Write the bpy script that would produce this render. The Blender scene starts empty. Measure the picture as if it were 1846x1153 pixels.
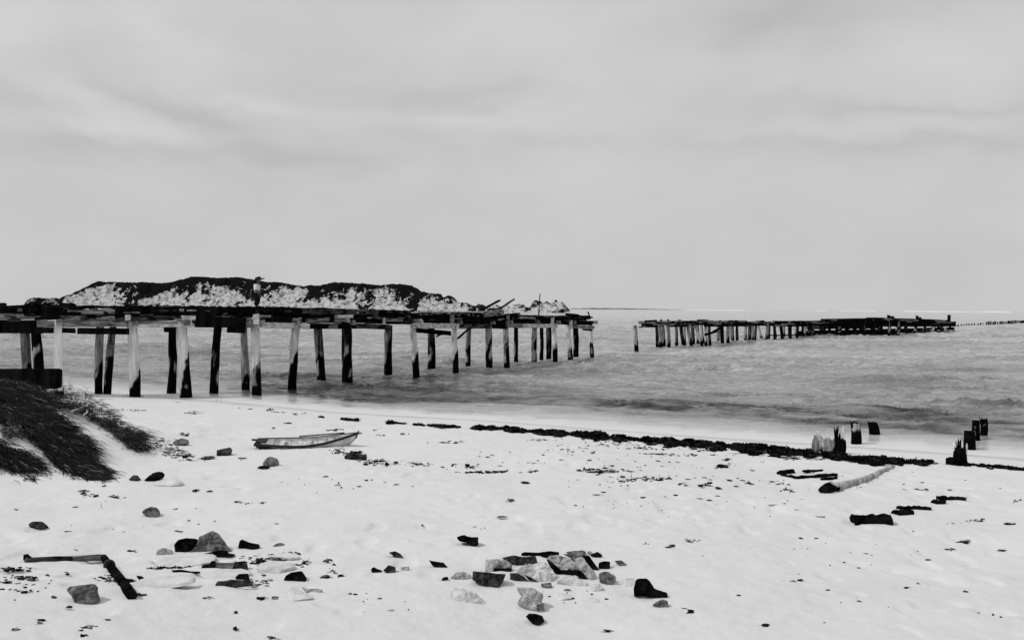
import bpy, bmesh, math, random
import numpy as np
from mathutils import Vector, Matrix, noise as mn
random.seed(7); rng = np.random.default_rng(11)
sc = bpy.context.scene
C = sc.collection
W, H, F = 1846, 1153, 1750.0
CZ = 5.2
ROLL = math.radians(0.341); PITCH = math.atan(21.6 / F)

# ------------------------------------------------------------------ camera
fwd = Vector((0, math.cos(PITCH), -math.sin(PITCH)))
r0 = Vector((1, 0, 0)); u0 = r0.cross(fwd)
rgt = r0 * math.cos(ROLL) + u0 * math.sin(ROLL)
upv = -r0 * math.sin(ROLL) + u0 * math.cos(ROLL)
cam = bpy.data.cameras.new('camera'); cam_o = bpy.data.objects.new('camera', cam); C.objects.link(cam_o)
cam.sensor_width = 36; cam.lens = 36 * F / W
cam.clip_start = 0.1; cam.clip_end = 60000
M = Matrix((rgt, upv, -fwd)).transposed().to_4x4(); M.translation = (0, 0, CZ)
cam_o.matrix_world = M
sc.camera = cam_o
fa, ra, ua = np.array(fwd), np.array(rgt), np.array(upv)

def ray(px, py):
    px = np.asarray(px, float); py = np.asarray(py, float)
    d = fa + ra * ((px - W / 2) / F)[..., None] - ua * ((py - H / 2) / F)[..., None]
    return d / d[..., 1:2]
def atY(px, py, Y):
    d = ray(px, py); return np.array([d[0] * Y, Y, CZ + d[2] * Y])

# ------------------------------------------------------------------ noise
def _h(ix, iy, s):
    n = (ix.astype(np.int64) * 374761393 + iy.astype(np.int64) * 668265263 + s * 974634777) & 0xffffffff
    n = ((n ^ (n >> 13)) * 1274126177) & 0xffffffff
    n = ((n ^ (n >> 16)) * 2246822519) & 0xffffffff
    return ((n ^ (n >> 15)) & 0xffff) / 65535.0
def vn(x, y, s=0):
    x = np.asarray(x, float); y = np.asarray(y, float)
    ix = np.floor(x); iy = np.floor(y); fx = x - ix; fy = y - iy
    fx = fx * fx * fx * (fx * (fx * 6 - 15) + 10); fy = fy * fy * fy * (fy * (fy * 6 - 15) + 10)
    a = _h(ix, iy, s); b = _h(ix + 1, iy, s); c = _h(ix, iy + 1, s); d = _h(ix + 1, iy + 1, s)
    return (a * (1 - fx) + b * fx) * (1 - fy) + (c * (1 - fx) + d * fx) * fy - 0.5
def fbm(x, y, s=0, o=4):
    t = 0; a = 1.0
    for k in range(o):
        t = t + a * vn(x * 2**k + 17.3 * k, y * 2**k + 5.1 * k, s + k); a *= .5
    return t
def sst(a, b, x):
    t = np.clip((x - a) / (b - a), 0, 1); return t * t * (3 - 2 * t)

# ------------------------------------------------------------------ the ground's height
SHORE = np.array([(-900, 420), (-300, 150), (-60, 75), (-40, 66), (-25.6, 58.6), (-15.9, 53.2), (-8.9, 48.2), (-.6, 44.6), (6.4, 40.5), (12.4, 37.4), (18.1, 34.3), (40, 22), (300, -130), (900, -480)], float)
def shore(x, y):
    "signed metres inland from the water's edge"
    x = np.asarray(x, float); y = np.asarray(y, float)
    best = np.full(x.shape, 1e9); sg = np.ones(x.shape)
    for (ax, ay), (bx, by) in zip(SHORE[:-1], SHORE[1:]):
        dx, dy = bx - ax, by - ay
        t = np.clip(((x - ax) * dx + (y - ay) * dy) / (dx * dx + dy * dy), 0, 1)
        d = np.hypot(x - ax - t * dx, y - ay - t * dy)
        cr = dx * (y - ay) - dy * (x - ax)
        m = d < best
        best = np.where(m, d, best); sg = np.where(m, np.where(cr > 0, -1, 1), sg)
    return best * sg
def G(x, y, fine=False):
    s = shore(x, y)
    z = np.interp(s, [-200, -30, -6, 0, 3, 10, 20, 28, 34, 39, 60, 300], [-6, -2.2, -.42, 0, .22, .62, .95, 1.2, 1.7, 3.5, 4.4, 6])
    r = np.hypot((x + 20.5) / 10.2, (y - 28.5) / 10.0) + .10 * vn(x / 2.2, y / 2.2, 3)
    z = z + 2.15 * (1 - sst(.33, 1.0, r))
    z = z + .30 * fbm(x / 9., y / 9., 5, 2) * sst(2, 12, s)
    # shallow gullies between the grassy tongues
    z = z + .06 * fbm(x / 1.3, y / 1.3, 9, 3) * sst(3, 8, s)
    if fine:
        z = z + .018 * fbm(x / .35, y / .35, 21, 3) * sst(.5, 5, s)
        p = vn(x / .42, y / .42, 31)
        z = z - .045 * sst(.18, .40, p) * sst(4, 9, s) * sst(-.25, .1, vn(x / 3.5, y / 3.5, 33)) + .010 * fbm(x / .16, y / .16, 37, 2) * sst(1, 4, s)
    return z
def hit(px, py):
    px = np.atleast_1d(np.asarray(px, float)); py = np.atleast_1d(np.asarray(py, float))
    d = ray(px, py); t = np.full(px.shape, 4.0); done = np.zeros(px.shape, bool); tp = t.copy()
    for _ in range(900):
        z = CZ + d[:, 2] * t; g = np.maximum(G(d[:, 0] * t, t), 0)
        now = (z <= g) & ~done; done |= now
        tp = np.where(done, tp, t); t = np.where(done, t, t + .08 + t * .003)
        if done.all() or t.min() > 700: break
    lo, hi = tp, t
    for _ in range(12):
        m = (lo + hi) / 2; b = CZ + d[:, 2] * m <= np.maximum(G(d[:, 0] * m, m), 0)
        hi = np.where(b, m, hi); lo = np.where(b, lo, m)
    x = d[:, 0] * hi
    return np.stack([x, hi, np.maximum(G(x, hi), 0)], 1)
def hit1(px, py): return Vector(hit(px, py)[0])

# ------------------------------------------------------------------ materials (the print is black and white: every colour is a grey)
def newmat(name):
    m = bpy.data.materials.new(name); m.use_nodes = True
    return m, m.node_tree, m.node_tree.nodes['Principled BSDF']
def g4(v): return (v, v, v, 1)
def ramp(nt, src, stops):
    r = nt.nodes.new('ShaderNodeValToRGB'); e = r.color_ramp.elements
    e[0].position, e[0].color = stops[0][0], g4(stops[0][1]); e[1].position, e[1].color = stops[-1][0], g4(stops[-1][1])
    for p, v in stops[1:-1]:
        q = e.new(p); q.color = g4(v)
    nt.links.new(src, r.inputs[0]); return r.outputs[0]
def nz(nt, scale, detail=5, rough=.6, stretch=(1, 1, 1), coord='Object', dist=0):
    tc = nt.nodes.new('ShaderNodeTexCoord'); mp = nt.nodes.new('ShaderNodeMapping'); mp.inputs['Scale'].default_value = stretch
    n = nt.nodes.new('ShaderNodeTexNoise'); n.inputs['Scale'].default_value = scale; n.inputs['Detail'].default_value = detail
    n.inputs['Roughness'].default_value = rough; n.inputs['Distortion'].default_value = dist
    nt.links.new(tc.outputs[coord], mp.inputs[0]); nt.links.new(mp.outputs[0], n.inputs['Vector']); return n.outputs[0]
def math_(nt, op, a, b=None, c=None, clamp=False):
    n = nt.nodes.new('ShaderNodeMath'); n.operation = op; n.use_clamp = clamp
    for i, v in enumerate((a, b, c)):
        if v is None: continue
        if isinstance(v, (int, float)): n.inputs[i].default_value = v
        else: nt.links.new(v, n.inputs[i])
    return n.outputs[0]
def mixc(nt, f, a, b):
    n = nt.nodes.new('ShaderNodeMix'); n.data_type = 'RGBA'
    for i, v in ((0, f), (6, a), (7, b)):
        if isinstance(v, (int, float)): n.inputs[i].default_value = v if i == 0 else g4(v)
        else: nt.links.new(v, n.inputs[i])
    return n.outputs[2]
def attr(nt, name):
    a = nt.nodes.new('ShaderNodeAttribute'); a.attribute_name = name; return a.outputs['Fac']
def bump(nt, bs, h, strength=.5, dist=.02):
    b = nt.nodes.new('ShaderNodeBump'); b.inputs['Strength'].default_value = strength; b.inputs['Distance'].default_value = dist
    nt.links.new(h, b.inputs['Height']); nt.links.new(b.outputs[0], bs.inputs['Normal'])
def simple(name, lo, hi, scale=6, rough=.85, stretch=(1, 1, 1), bs=.5, bd=.02, spec=.25, mid=(.38, .62)):
    m, nt, b = newmat(name)
    n = nz(nt, scale, 7, .65, stretch)
    nt.links.new(ramp(nt, n, [(mid[0], lo), (mid[1], hi)]), b.inputs['Base Color'])
    b.inputs['Roughness'].default_value = rough; b.inputs['Specular IOR Level'].default_value = spec
    bump(nt, b, nz(nt, scale * 3, 6, .7, stretch), bs, bd)
    return m
MAT = {}
MAT['wood_black'] = simple('tarred_wood', .0015, .011, 3, 1, (1, 1, .3), spec=.0)
MAT['wood_dark'] = simple('dark_weathered_wood', .002, .15, 2.2, 1, (.5, .5, 1.6), spec=.02, mid=(.42, .72))
MAT['wood_grey'] = simple('grey_weathered_wood', .02, .38, 2.6, .95, (.4, .4, 2.2), spec=.05, mid=(.38, .66))
MAT['wood_pale'] = simple('bleached_wood', .3, .72, 4, .9, (.6, .6, 2.5), spec=.1)
MAT['rock_black'] = simple('black_stone', .001, .014, 5, 1, spec=.0)
MAT['rock_dark'] = simple('dark_stone', .008, .075, 7, .95, spec=.05, bs=.8)
MAT['rock_mid'] = simple('grey_stone', .04, .22, 6, .95, spec=.1, bs=.8, mid=(.36, .6))
MAT['rock_pale'] = simple('pale_stone', .17, .47, 6, .95, bd=.015, bs=.8, mid=(.34, .56))
MAT['rock_white'] = simple('white_limestone', .53, .66, 5, .95, bs=.3, bd=.01)
m, nt, b = newmat('dry_seaweed'); MAT['weed'] = m
nt.links.new(ramp(nt, attr(nt, 'tone'), [(0, .002), (.6, .02), (1, .34)]), b.inputs['Base Color']); b.inputs['Roughness'].default_value = 1; b.inputs['Specular IOR Level'].default_value = 0
MAT['driftwood'] = simple('driftwood_grey', .16, .6, 3, .95, (1, 1, 1), spec=.05, mid=(.35, .6))
MAT['metal'] = simple('rusted_iron', .01, .06, 20, .7, spec=.3)
MAT['paint_dark'] = simple('dark_boat_paint', .01, .03, 8, .6, spec=.2)
MAT['paint_pale'] = simple('pale_boat_paint', .45, .7, 5, .6, (.3, 1, 1), bd=.003)
MAT['paint_inside'] = simple('worn_boat_inside', .34, .7, 4, .8, (.4, 1, 1), bd=.003)

m, nt, b = newmat('pile_timber'); MAT['pile'] = m
t = math_(nt, 'ADD', attr(nt, 'tone'), math_(nt, 'MULTIPLY', math_(nt, 'SUBTRACT', nz(nt, 2.2, 6, .7, (3, 3, .35), 'Object'), .5), 1.15))
nt.links.new(ramp(nt, t, [(.0, .002), (.26, .007), (.38, .10), (.62, .34), (1, .8)]), b.inputs['Base Color'])
b.inputs['Roughness'].default_value = .95; b.inputs['Specular IOR Level'].default_value = .03
bump(nt, b, nz(nt, 6, 6, .7, (3, 3, .25)), .7, .04)

m, nt, b = newmat('white_sand'); MAT['sand'] = m
wet = attr(nt, 'wet')
big = nz(nt, .6, 5, .6); sm = nz(nt, 40, 3, .6)
col = ramp(nt, big, [(.3, .65), (.7, .70)])
sp = ramp(nt, nz(nt, 5.5, 6, .72), [(.64, 1), (.74, .7)])
m3 = nt.nodes.new('ShaderNodeMix'); m3.data_type = 'RGBA'; m3.blend_type = 'MULTIPLY'; m3.inputs[0].default_value = 1
nt.links.new(sp, m3.inputs[6]); nt.links.new(ramp(nt, nz(nt, 26, 5, .7), [(.64, 1), (.74, .4)]), m3.inputs[7]); sp = m3.outputs[2]
mm = nt.nodes.new('ShaderNodeMix'); mm.data_type = 'RGBA'; mm.blend_type = 'MULTIPLY'; mm.inputs[0].default_value = 1
nt.links.new(col, mm.inputs[6]); nt.links.new(sp, mm.inputs[7])
nt.links.new(mixc(nt, wet, mm.outputs[2], .53), b.inputs['Base Color'])
nt.links.new(math_(nt, 'SUBTRACT', .95, math_(nt, 'MULTIPLY', wet, .55)), b.inputs['Roughness'])
b.inputs['Specular IOR Level'].default_value = .2
bump(nt, b, math_(nt, 'ADD', math_(nt, 'MULTIPLY', nz(nt, 3.5, 8, .72), 1.0), math_(nt, 'MULTIPLY', nz(nt, 16, 6, .75), .35)), .55, .05)

m, nt, b = newmat('sea_water'); MAT['water'] = m
sh = attr(nt, 'shoredist')                       # metres seaward of the water's edge
streak = nz(nt, .55, 6, .62, (1, 1, 1), 'Object', .6)
foam_edge = math_(nt, 'ADD', sh, math_(nt, 'MULTIPLY', math_(nt, 'SUBTRACT', streak, .5), 5.0))
foam = ramp(nt, math_(nt, 'DIVIDE', foam_edge, 8.0), [(.10, 1), (.33, 0)])
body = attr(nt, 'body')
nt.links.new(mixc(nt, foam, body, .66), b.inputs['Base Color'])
nt.links.new(math_(nt, 'ADD', math_(nt, 'MULTIPLY', foam, .6), .10), b.inputs['Roughness'])
nt.links.new(math_(nt, 'SUBTRACT', .5, math_(nt, 'MULTIPLY', foam, .4)), b.inputs['Specular IOR Level'])
b.inputs['IOR'].default_value = 1.33
w1 = nz(nt, 1.1, 6, .62, (.55, 1.3, 1), 'Object', .4); w2 = nz(nt, .25, 6, .6, (.45, 1.3, 1), 'Object', .3)
w1 = ramp(nt, w1, [(.45, 0), (.75, 1)]); w2 = ramp(nt, w2, [(.42, 0), (.8, 1)])
hh = math_(nt, 'ADD', math_(nt, 'MULTIPLY', w1, .42), math_(nt, 'MULTIPLY', w2, .5))
bp = nt.nodes.new('ShaderNodeBump'); bp.inputs['Distance'].default_value = .8
nt.links.new(hh, bp.inputs['Height'])
nt.links.new(math_(nt, 'MULTIPLY', ramp(nt, math_(nt, 'DIVIDE', sh, 20.0), [(.1, .08), (.6, 1)]), .9), bp.inputs['Strength'])
nt.links.new(bp.outputs[0], b.inputs['Normal'])

m, nt, b = newmat('surf_foam'); MAT['foam'] = m
b.inputs['Base Color'].default_value = g4(.8); b.inputs['Roughness'].default_value = 1

m, nt, b = newmat('limestone_and_scrub'); MAT['island'] = m
hf = attr(nt, 'hf')
n1 = nz(nt, .030, 8, .62, (1, .4, .45), 'Object', .8); n2 = nz(nt, .11, 7, .72, (1, .5, 1.2), 'Object', .5)
k = math_(nt, 'ADD', math_(nt, 'MULTIPLY', math_(nt, 'SUBTRACT', n1, .485), 4.6), math_(nt, 'MULTIPLY', math_(nt, 'SUBTRACT', n2, .48), 4.4))
k = math_(nt, 'ADD', hf, k)
rock = ramp(nt, nz(nt, .2, 6, .7, (1, 1, 1)), [(.36, .10), (.52, .58)])
nt.links.new(mixc(nt, ramp(nt, k, [(.58, 0), (.64, 1)]), rock, .006), b.inputs['Base Color'])
b.inputs['Roughness'].default_value = 1; b.inputs['Specular IOR Level'].default_value = .05
bump(nt, b, nz(nt, .12, 8, .7), 1, 4)
MAT['far_land'] = simple('far_land', .10, .25, .01, 1, bd=1)
m, nt, b = newmat('grass_blades'); MAT['grass'] = m
nt.links.new(ramp(nt, attr(nt, 'tone'), [(0, .002), (.7, .012), (1, .16)]), b.inputs['Base Color']); b.inputs['Roughness'].default_value = .8; b.inputs['Specular IOR Level'].default_value = .1
MAT['shirt'] = simple('white_cotton', .75, .8, 20, .9, bd=.005)
MAT['cloth_dark'] = simple('dark_cloth', .008, .02, 20, .95, bd=.005, spec=.05)
MAT['skin'] = simple('tanned_skin', .10, .14, 12, .6, bd=.002)

# ------------------------------------------------------------------ object helpers
def tag(o, label=None, cat=None, group=None, kind=None):
    if label: o['label'] = label
    if cat: o['category'] = cat
    if group: o['group'] = group
    if kind: o['kind'] = kind
    return o
def empty(name, loc):
    o = bpy.data.objects.new(name, None); C.objects.link(o); o.location = loc; o.empty_display_size = .2
    return o
def mesh_obj(name, v, f, mat, parent=None, smooth=False, loc=None, attrs=None):
    me = bpy.data.meshes.new(name); me.from_pydata([tuple(p) for p in v] if not isinstance(v, np.ndarray) else v.tolist(), [], f if isinstance(f, list) else f.tolist())
    me.materials.append(MAT[mat] if isinstance(mat, str) else mat)
    if attrs:
        for k_, a in attrs.items():
            at = me.attributes.new(k_, 'FLOAT', 'POINT'); at.data.foreach_set('value', np.asarray(a, np.float32))
    if smooth: me.shade_smooth()
    o = bpy.data.objects.new(name, me); C.objects.link(o)
    if loc is not None: o.location = loc
    if parent is not None:
        o.parent = parent
        if loc is None:                       # vertices were given in world space
            me.transform(Matrix.Translation(-Vector(parent.location)))
    return o
def recentre(o, base=True):
    me = o.data; n = len(me.vertices); co = np.empty(n * 3); me.vertices.foreach_get('co', co); co = co.reshape(-1, 3)
    c = (co.min(0) + co.max(0)) / 2
    if base: c[2] = co[:, 2].min()
    me.transform(Matrix.Translation(-Vector(c))); o.location = c
    return o
class MB:
    def __init__(s): s.v = []; s.f = []; s.t = []
    def add(s, v, f, tone=None):
        n = len(s.v); s.v += [tuple(p) for p in v]; s.f += [tuple(i + n for i in q) for q in f]
        s.t += list(tone) if tone is not None else [0] * len(v); return s
    def obj(s, name, mat, parent=None, smooth=False, tone=False):
        return mesh_obj(name, s.v, s.f, mat, parent, smooth, attrs={'tone': s.t} if tone else None)
def beam(p, q, w, h, jit=.012, seg=None, up=(0, 0, 1), rot=0, chm=.12):
    "rough-sawn timber from p to q, width w, height h, slightly warped, with chipped ends"
    p = Vector(p); q = Vector(q); a = q - p; L = a.length; a.normalize()
    s = a.cross(Vector(up)).normalized(); u = s.cross(a)
    seg = seg or max(2, int(L / .5)); ch = min(w, h) * chm
    prof = [(-w/2+ch, -h/2), (w/2-ch, -h/2), (w/2, -h/2+ch), (w/2, h/2-ch), (w/2-ch, h/2), (-w/2+ch, h/2), (-w/2, h/2-ch), (-w/2, -h/2+ch)]
    v = []; o1 = random.random() * 50
    for i in range(seg + 1):
        t = i / seg; c = p + a * (L * t)
        c = c + u * (mn.noise((t * L * .4, o1, 0)) * jit * 1.5) + s * (mn.noise((t * L * .4, o1, 9)) * jit * 1.5)
        for j, (x, y) in enumerate(prof):
            e = (random.uniform(-1, 1) * jit * 2.5) if i in (0, seg) else 0
            v.append(c + s * (x + random.uniform(-jit, jit)) + u * (y + random.uniform(-jit, jit)) + a * e)
    f = [(i*8+j, i*8+(j+1) % 8, (i+1)*8+(j+1) % 8, (i+1)*8+j) for i in range(seg) for j in range(8)]
    f += [tuple(range(7, -1, -1)), tuple(seg * 8 + j for j in range(8))]
    return v, f
def tube(pts, rad, n=10, jit=0, cap=True):
    pts = [Vector(p) for p in pts]; rad = rad if isinstance(rad, (list, tuple)) else [rad] * len(pts)
    v = []; sd = random.random() * 99
    for i, p in enumerate(pts):
        a = (pts[min(i+1, len(pts)-1)] - pts[max(i-1, 0)]).normalized()
        s = a.cross(Vector((0.13, .2, 1)) if abs(a.z) < .9 else Vector((0, 1, 0))).normalized(); u = s.cross(a)
        for j in range(n):
            th = 2 * math.pi * j / n; r = rad[i] * (1 + jit * mn.noise((math.cos(th) * 1.3 + sd, math.sin(th) * 1.3, i * .35)) * 2)
            v.append(p + s * (math.cos(th) * r) + u * (math.sin(th) * r))
    f = [(i*n+j, (i+1)*n+j, (i+1)*n+(j+1) % n, i*n+(j+1) % n) for i in range(len(pts)-1) for j in range(n)]
    if cap: f += [tuple(range(n)), tuple((len(pts)-1)*n + j for j in range(n-1, -1, -1))]
    return v, f
def pile_geo(bot, top, w, tone, df, slant=.5, n=14, rag=0, sink=1.0, m=26):
    "round driven pile: bleached above, weed-dark below, knotty and a little crooked"
    bot = Vector(bot); top = Vector(top); ax = top - bot; L = ax.length; d = ax.normalized()
    v = []; t_ = []; sd = random.random() * 99; bow = random.uniform(-.04, .04)
    tot = L + sink
    for i in range(m + 1):
        k = i / m; h = -sink + tot * k; c = bot + d * h + Vector((bow * math.sin(max(h, 0) / L * math.pi), 0, 0))
        rr = w / 2 * (1.06 - .12 * max(h, 0) / L)
        for j in range(n):
            th = 2 * math.pi * j / n; cx, cy = math.cos(th), math.sin(th)
            r = rr * (1 + .16 * mn.noise((cx * 1.2 + sd, cy * 1.2, h * .8)) + .12 * mn.noise((cx * 3 + sd, cy * 3, h * .35)))
            z = 0
            if rag and i == m: z = rag * (mn.noise((cx * 2.2 + sd, cy * 2.2, 3)) * 1.4 - .2)
            v.append(c + Vector((cx * r, cy * r, z)))
            bd_ = df * L + slant * w * 1.6 * cx + .35 * mn.noise((cx * 1.5 + sd, cy * 1.5, 4.4)) * (w / .5)
            e = (h - bd_) / .12
            t_.append(tone * max(0, min(1, e)) + (0 if h > bd_ else min(.62, 1.9 * max(0, mn.noise((cx * .8 + sd, cy * .8, h * 1.1 + 7)) + .02 - .25 * cx) * max(0, min(1, (h - .42) / .2)))) - .22 * tone * max(0, min(1, (h - L * .8) / .5)))
    f = [(i*n+j, i*n+(j+1) % n, (i+1)*n+(j+1) % n, (i+1)*n+j) for i in range(m) for j in range(n)]
    v.append(top + Vector((0, 0, -.3 * rag))); t_.append(tone * .6)
    f += [(m*n+j, m*n+(j+1) % n, len(v)-1) for j in range(n)]
    return v, f, t_
def pile(name, parent, *a, **k):
    v, f, t_ = pile_geo(*a, **k)
    return mesh_obj(name, v, f, 'pile', parent, smooth=True, attrs={'tone': t_})

# ------------------------------------------------------------------ light and sky
wd = bpy.data.worlds.new('World'); sc.world = wd; wd.use_nodes = True
nt = wd.node_tree; bg = nt.nodes['Background']
SUN_EL, SUN_AZ = math.radians(48), math.radians(-105)      # azimuth from +Y towards +X: the sun stands to the left, a little behind
sky = nt.nodes.new('ShaderNodeTexSky'); sky.sky_type = 'NISHITA'; sky.sun_disc = False; sky.sun_elevation = SUN_EL; sky.sun_rotation = SUN_AZ
bw = nt.nodes.new('ShaderNodeRGBToBW'); nt.links.new(sky.outputs[0], bw.inputs[0])
tc = nt.nodes.new('ShaderNodeTexCoord'); sx = nt.nodes.new('ShaderNodeSeparateXYZ'); nt.links.new(tc.outputs['Generated'], sx.inputs[0])
el = math_(nt, 'ARCSINE', sx.outputs[2]); az = math_(nt, 'ARCTAN2', sx.outputs[0], sx.outputs[1])
cb = nt.nodes.new('ShaderNodeCombineXYZ'); nt.links.new(math_(nt, 'MULTIPLY', az, 1.0), cb.inputs[0]); nt.links.new(math_(nt, 'MULTIPLY', el, 2.0), cb.inputs[1])
def wn(scale, det, dist=0, off=0):
    mp = nt.nodes.new('ShaderNodeMapping'); mp.inputs['Location'].default_value = (off, off * .7, 0); nt.links.new(cb.outputs[0], mp.inputs[0])
    n = nt.nodes.new('ShaderNodeTexNoise'); n.inputs['Scale'].default_value = scale; n.inputs['Detail'].default_value = det; n.inputs['Distortion'].default_value = dist
    nt.links.new(mp.outputs[0], n.inputs['Vector']); return math_(nt, 'SUBTRACT', n.outputs[0], .5)
warp = wn(9, 8, 0, 3.1); warp2 = wn(9, 8, 0, 8.7)
cl = math_(nt, 'MULTIPLY', wn(3.2, 8, .1, 1.7), .14)
cl = math_(nt, 'ADD', cl, math_(nt, 'MULTIPLY', wn(9, 7, .6, 5.2), .075))
azw = math_(nt, 'ADD', az, math_(nt, 'MULTIPLY', warp, .16)); elw = math_(nt, 'ADD', el, math_(nt, 'MULTIPLY', warp2, .075))
BL = [(290, 195, 110, 26, 28, -.055), (340, 292, 330, 22, 0, -.06), (780, 185, 230, 20, -3, -.045), (560, 90, 200, 40, 10, -.02), (60, 170, 60, 70, 0, -.04),
      (150, 190, 120, 30, 25, .05), (470, 190, 130, 16, 2, .05), (170, 250, 200, 22, 8, .045), (820, 215, 200, 18, 0, .04), (1420, 25, 190, 30, -6, -.05), (1650, 185, 260, 14, 2, -.045),
      (1620, 258, 280, 14, 3, -.045), (1100, 70, 280, 60, 10, .03), (1700, 90, 260, 50, 0, .035), (1010, 265, 150, 14, -3, -.03), (300, 60, 160, 50, 35, .04), (40, 60, 60, 60, 0, .05), (1500, 230, 220, 14, 0, .02), (900, 330, 700, 26, 0, .012)]
for (px, py, w_, h_, ang, amp) in BL:
    a0 = math.atan((px - 923) / F); e0 = math.atan((555 - py) / F * math.cos(a0)); ca, sa = math.cos(math.radians(-ang)), math.sin(math.radians(-ang))
    dx = math_(nt, 'SUBTRACT', azw, a0); dy = math_(nt, 'SUBTRACT', elw, e0)
    xr = math_(nt, 'DIVIDE', math_(nt, 'ADD', math_(nt, 'MULTIPLY', dx, ca), math_(nt, 'MULTIPLY', dy, sa)), w_ / F)
    yr = math_(nt, 'DIVIDE', math_(nt, 'SUBTRACT', math_(nt, 'MULTIPLY', dy, ca), math_(nt, 'MULTIPLY', dx, sa)), h_ / F)
    d2 = math_(nt, 'ADD', math_(nt, 'MULTIPLY', xr, xr), math_(nt, 'MULTIPLY', yr, yr))
    cl = math_(nt, 'ADD', cl, math_(nt, 'MULTIPLY', math_(nt, 'EXPONENT', math_(nt, 'MULTIPLY', d2, -1.0)), amp * 1.15))
skyv = math_(nt, 'ADD', math_(nt, 'ADD', math_(nt, 'MULTIPLY', bw.outputs[0], .002), .565), cl)
nt.links.new(skyv, bg.inputs[0])
bg.inputs[1].default_value = 1.0
sun = bpy.data.lights.new('sun', 'SUN'); sun.energy = 1.9; sun.angle = math.radians(7)
so = bpy.data.objects.new('sun', sun); C.objects.link(so)
sd_ = Vector((math.sin(SUN_AZ) * math.cos(SUN_EL), math.cos(SUN_AZ) * math.cos(SUN_EL), math.sin(SUN_EL)))
so.rotation_euler = (-sd_).to_track_quat('-Z', 'Y').to_euler(); so.location = (0, 0, 60)
sc.view_settings.view_transform = 'Standard'; sc.view_settings.look = 'None'; sc.view_settings.exposure = 0; sc.view_settings.gamma = 1

# ------------------------------------------------------------------ ground and sea sheets
def polar(angs, rads):
    A, R = np.meshgrid(np.array(angs), np.array(rads)); x = np.sin(A) * R; y = np.cos(A) * R
    na, nr = len(angs), len(rads)
    i, j = np.meshgrid(np.arange(na - 1), np.arange(nr - 1)); q = (j * na + i).ravel()
    return x.ravel(), y.ravel(), np.stack([q, q + 1, q + na + 1, q + na], 1)
def np_mesh(name, x, y, z, quads, mat, attrs):
    me = bpy.data.meshes.new(name); n = len(x)
    me.vertices.add(n); me.vertices.foreach_set('co', np.stack([x, y, z], 1).astype(np.float32).ravel())
    me.loops.add(len(quads) * 4); me.loops.foreach_set('vertex_index', quads[:, ::-1].astype(np.int32).ravel())
    me.polygons.add(len(quads)); me.polygons.foreach_set('loop_start', np.arange(0, len(quads) * 4, 4, dtype=np.int32))
    me.update(calc_edges=True)
    for k_, a in attrs.items():
        at = me.attributes.new(k_, 'FLOAT', 'POINT'); at.data.foreach_set('value', np.asarray(a, np.float32))
    me.materials.append(MAT[mat]); me.shade_smooth(); me.validate()
    o = bpy.data.objects.new(name, me); C.objects.link(o); return o
D = math.radians
angs = np.concatenate([np.linspace(D(-180), D(-45), 60), np.linspace(D(-44), D(44), 640), np.linspace(D(45), D(180), 60)])
rads = [.2, 1, 2, 3, 5, 7]
r_ = 8.0
while r_ < 80: rads.append(r_); r_ += max(.035, r_ * .0045)
rads += [90, 110, 150, 220, 400, 1000]
x, y, q = polar(angs, rads)
z = G(x, y, True); s_ = shore(x, y)
wet = 1 - sst(.4, 2.2, s_ + .9 * vn(x / 2.5, y / 2.5, 71))
o = np_mesh('sand', x, y, z, q, 'sand', {'wet': wet}); tag(o, 'white sand beach with low dune on the left', kind='structure')

angs = np.concatenate([np.linspace(D(-180), D(-45), 40), np.linspace(D(-44), D(44), 760), np.linspace(D(45), D(180), 40)])
rads = [22, 25]; r_ = 28.0
while r_ < 220: rads.append(r_); r_ += max(.12, (r_ - 20) * .0045)
while r_ < 900: rads.append(r_); r_ *= 1.007
while r_ < 40000: rads.append(r_); r_ *= 1.06
x, y, q = polar(angs, rads); s_ = shore(x, y); o_ = -s_
dx_, dy_ = .857, -.515                     # along the shore
al = x * dx_ + y * dy_
ph = o_ + .9 * fbm(al / 9, o_ / 14, 41, 3)
z = .46 * np.exp(-((ph - 8.6 - .5 * np.sin(al / 7.)) / 1.25) ** 2) * (.25 + .35 * sst(-46, -40, al) + .4 * sst(-47, -42, al) * (1 - sst(-36, -22, al)) + .35 * vn(al / 6, 0 * al, 42)) * (1 - .4 * sst(-22, -10, al))
z += .16 * np.exp(-((ph - 12.8) / 1.1) ** 2) * (.6 + vn(al / 5, al * 0 + 3, 43))
z += .13 * np.exp(-((ph - 5.6) / .7) ** 2) * (.6 + vn(al / 4, al * 0 + 9, 44))
dp = sst(1.2, 8, o_); nf = 1 - sst(300, 850, np.hypot(x, y))
def rid(a, b_, s1, o1): return (.5 - np.abs(fbm(a, b_, s1, o1))) ** 3 * 8
wx, wy = x + 1.2 * fbm(x / 5, y / 5, 70, 2), y + 1.2 * fbm(x / 6, y / 4, 71, 2)
gust = .55 + 1.1 * np.clip(fbm(x / 22, y / 9, 72, 3) + .35, 0, 1)
z += dp * nf * gust * ((.08 + .19 * sst(9, 24, o_)) * rid(wx / 7.5, wy / 2.4, 45, 4) * (.4 + 1.2 * sst(-.1, .3, fbm(x / 9, y / 4, 58, 2))) + .13 * rid(wx / 2.8, wy / .95, 46, 3) + .05 * fbm(x / 7, y / 3, 47, 2) + .22 * sst(60, 120, np.hypot(x, y)) * rid(wx / 14, wy / 5, 59, 4))
z += .012 * fbm(x / .6, y / .5, 47, 2) * sst(.5, 3, o_) * nf
z += .012
z -= sst(0, 6, s_) * 2.5
fr_ = np.hypot(x, y)
body = np.interp(o_, [-5, 1.5, 4.5, 8, 20, 60, 400], [.62, .56, .40, .31, .32, .41, .52])
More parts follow.
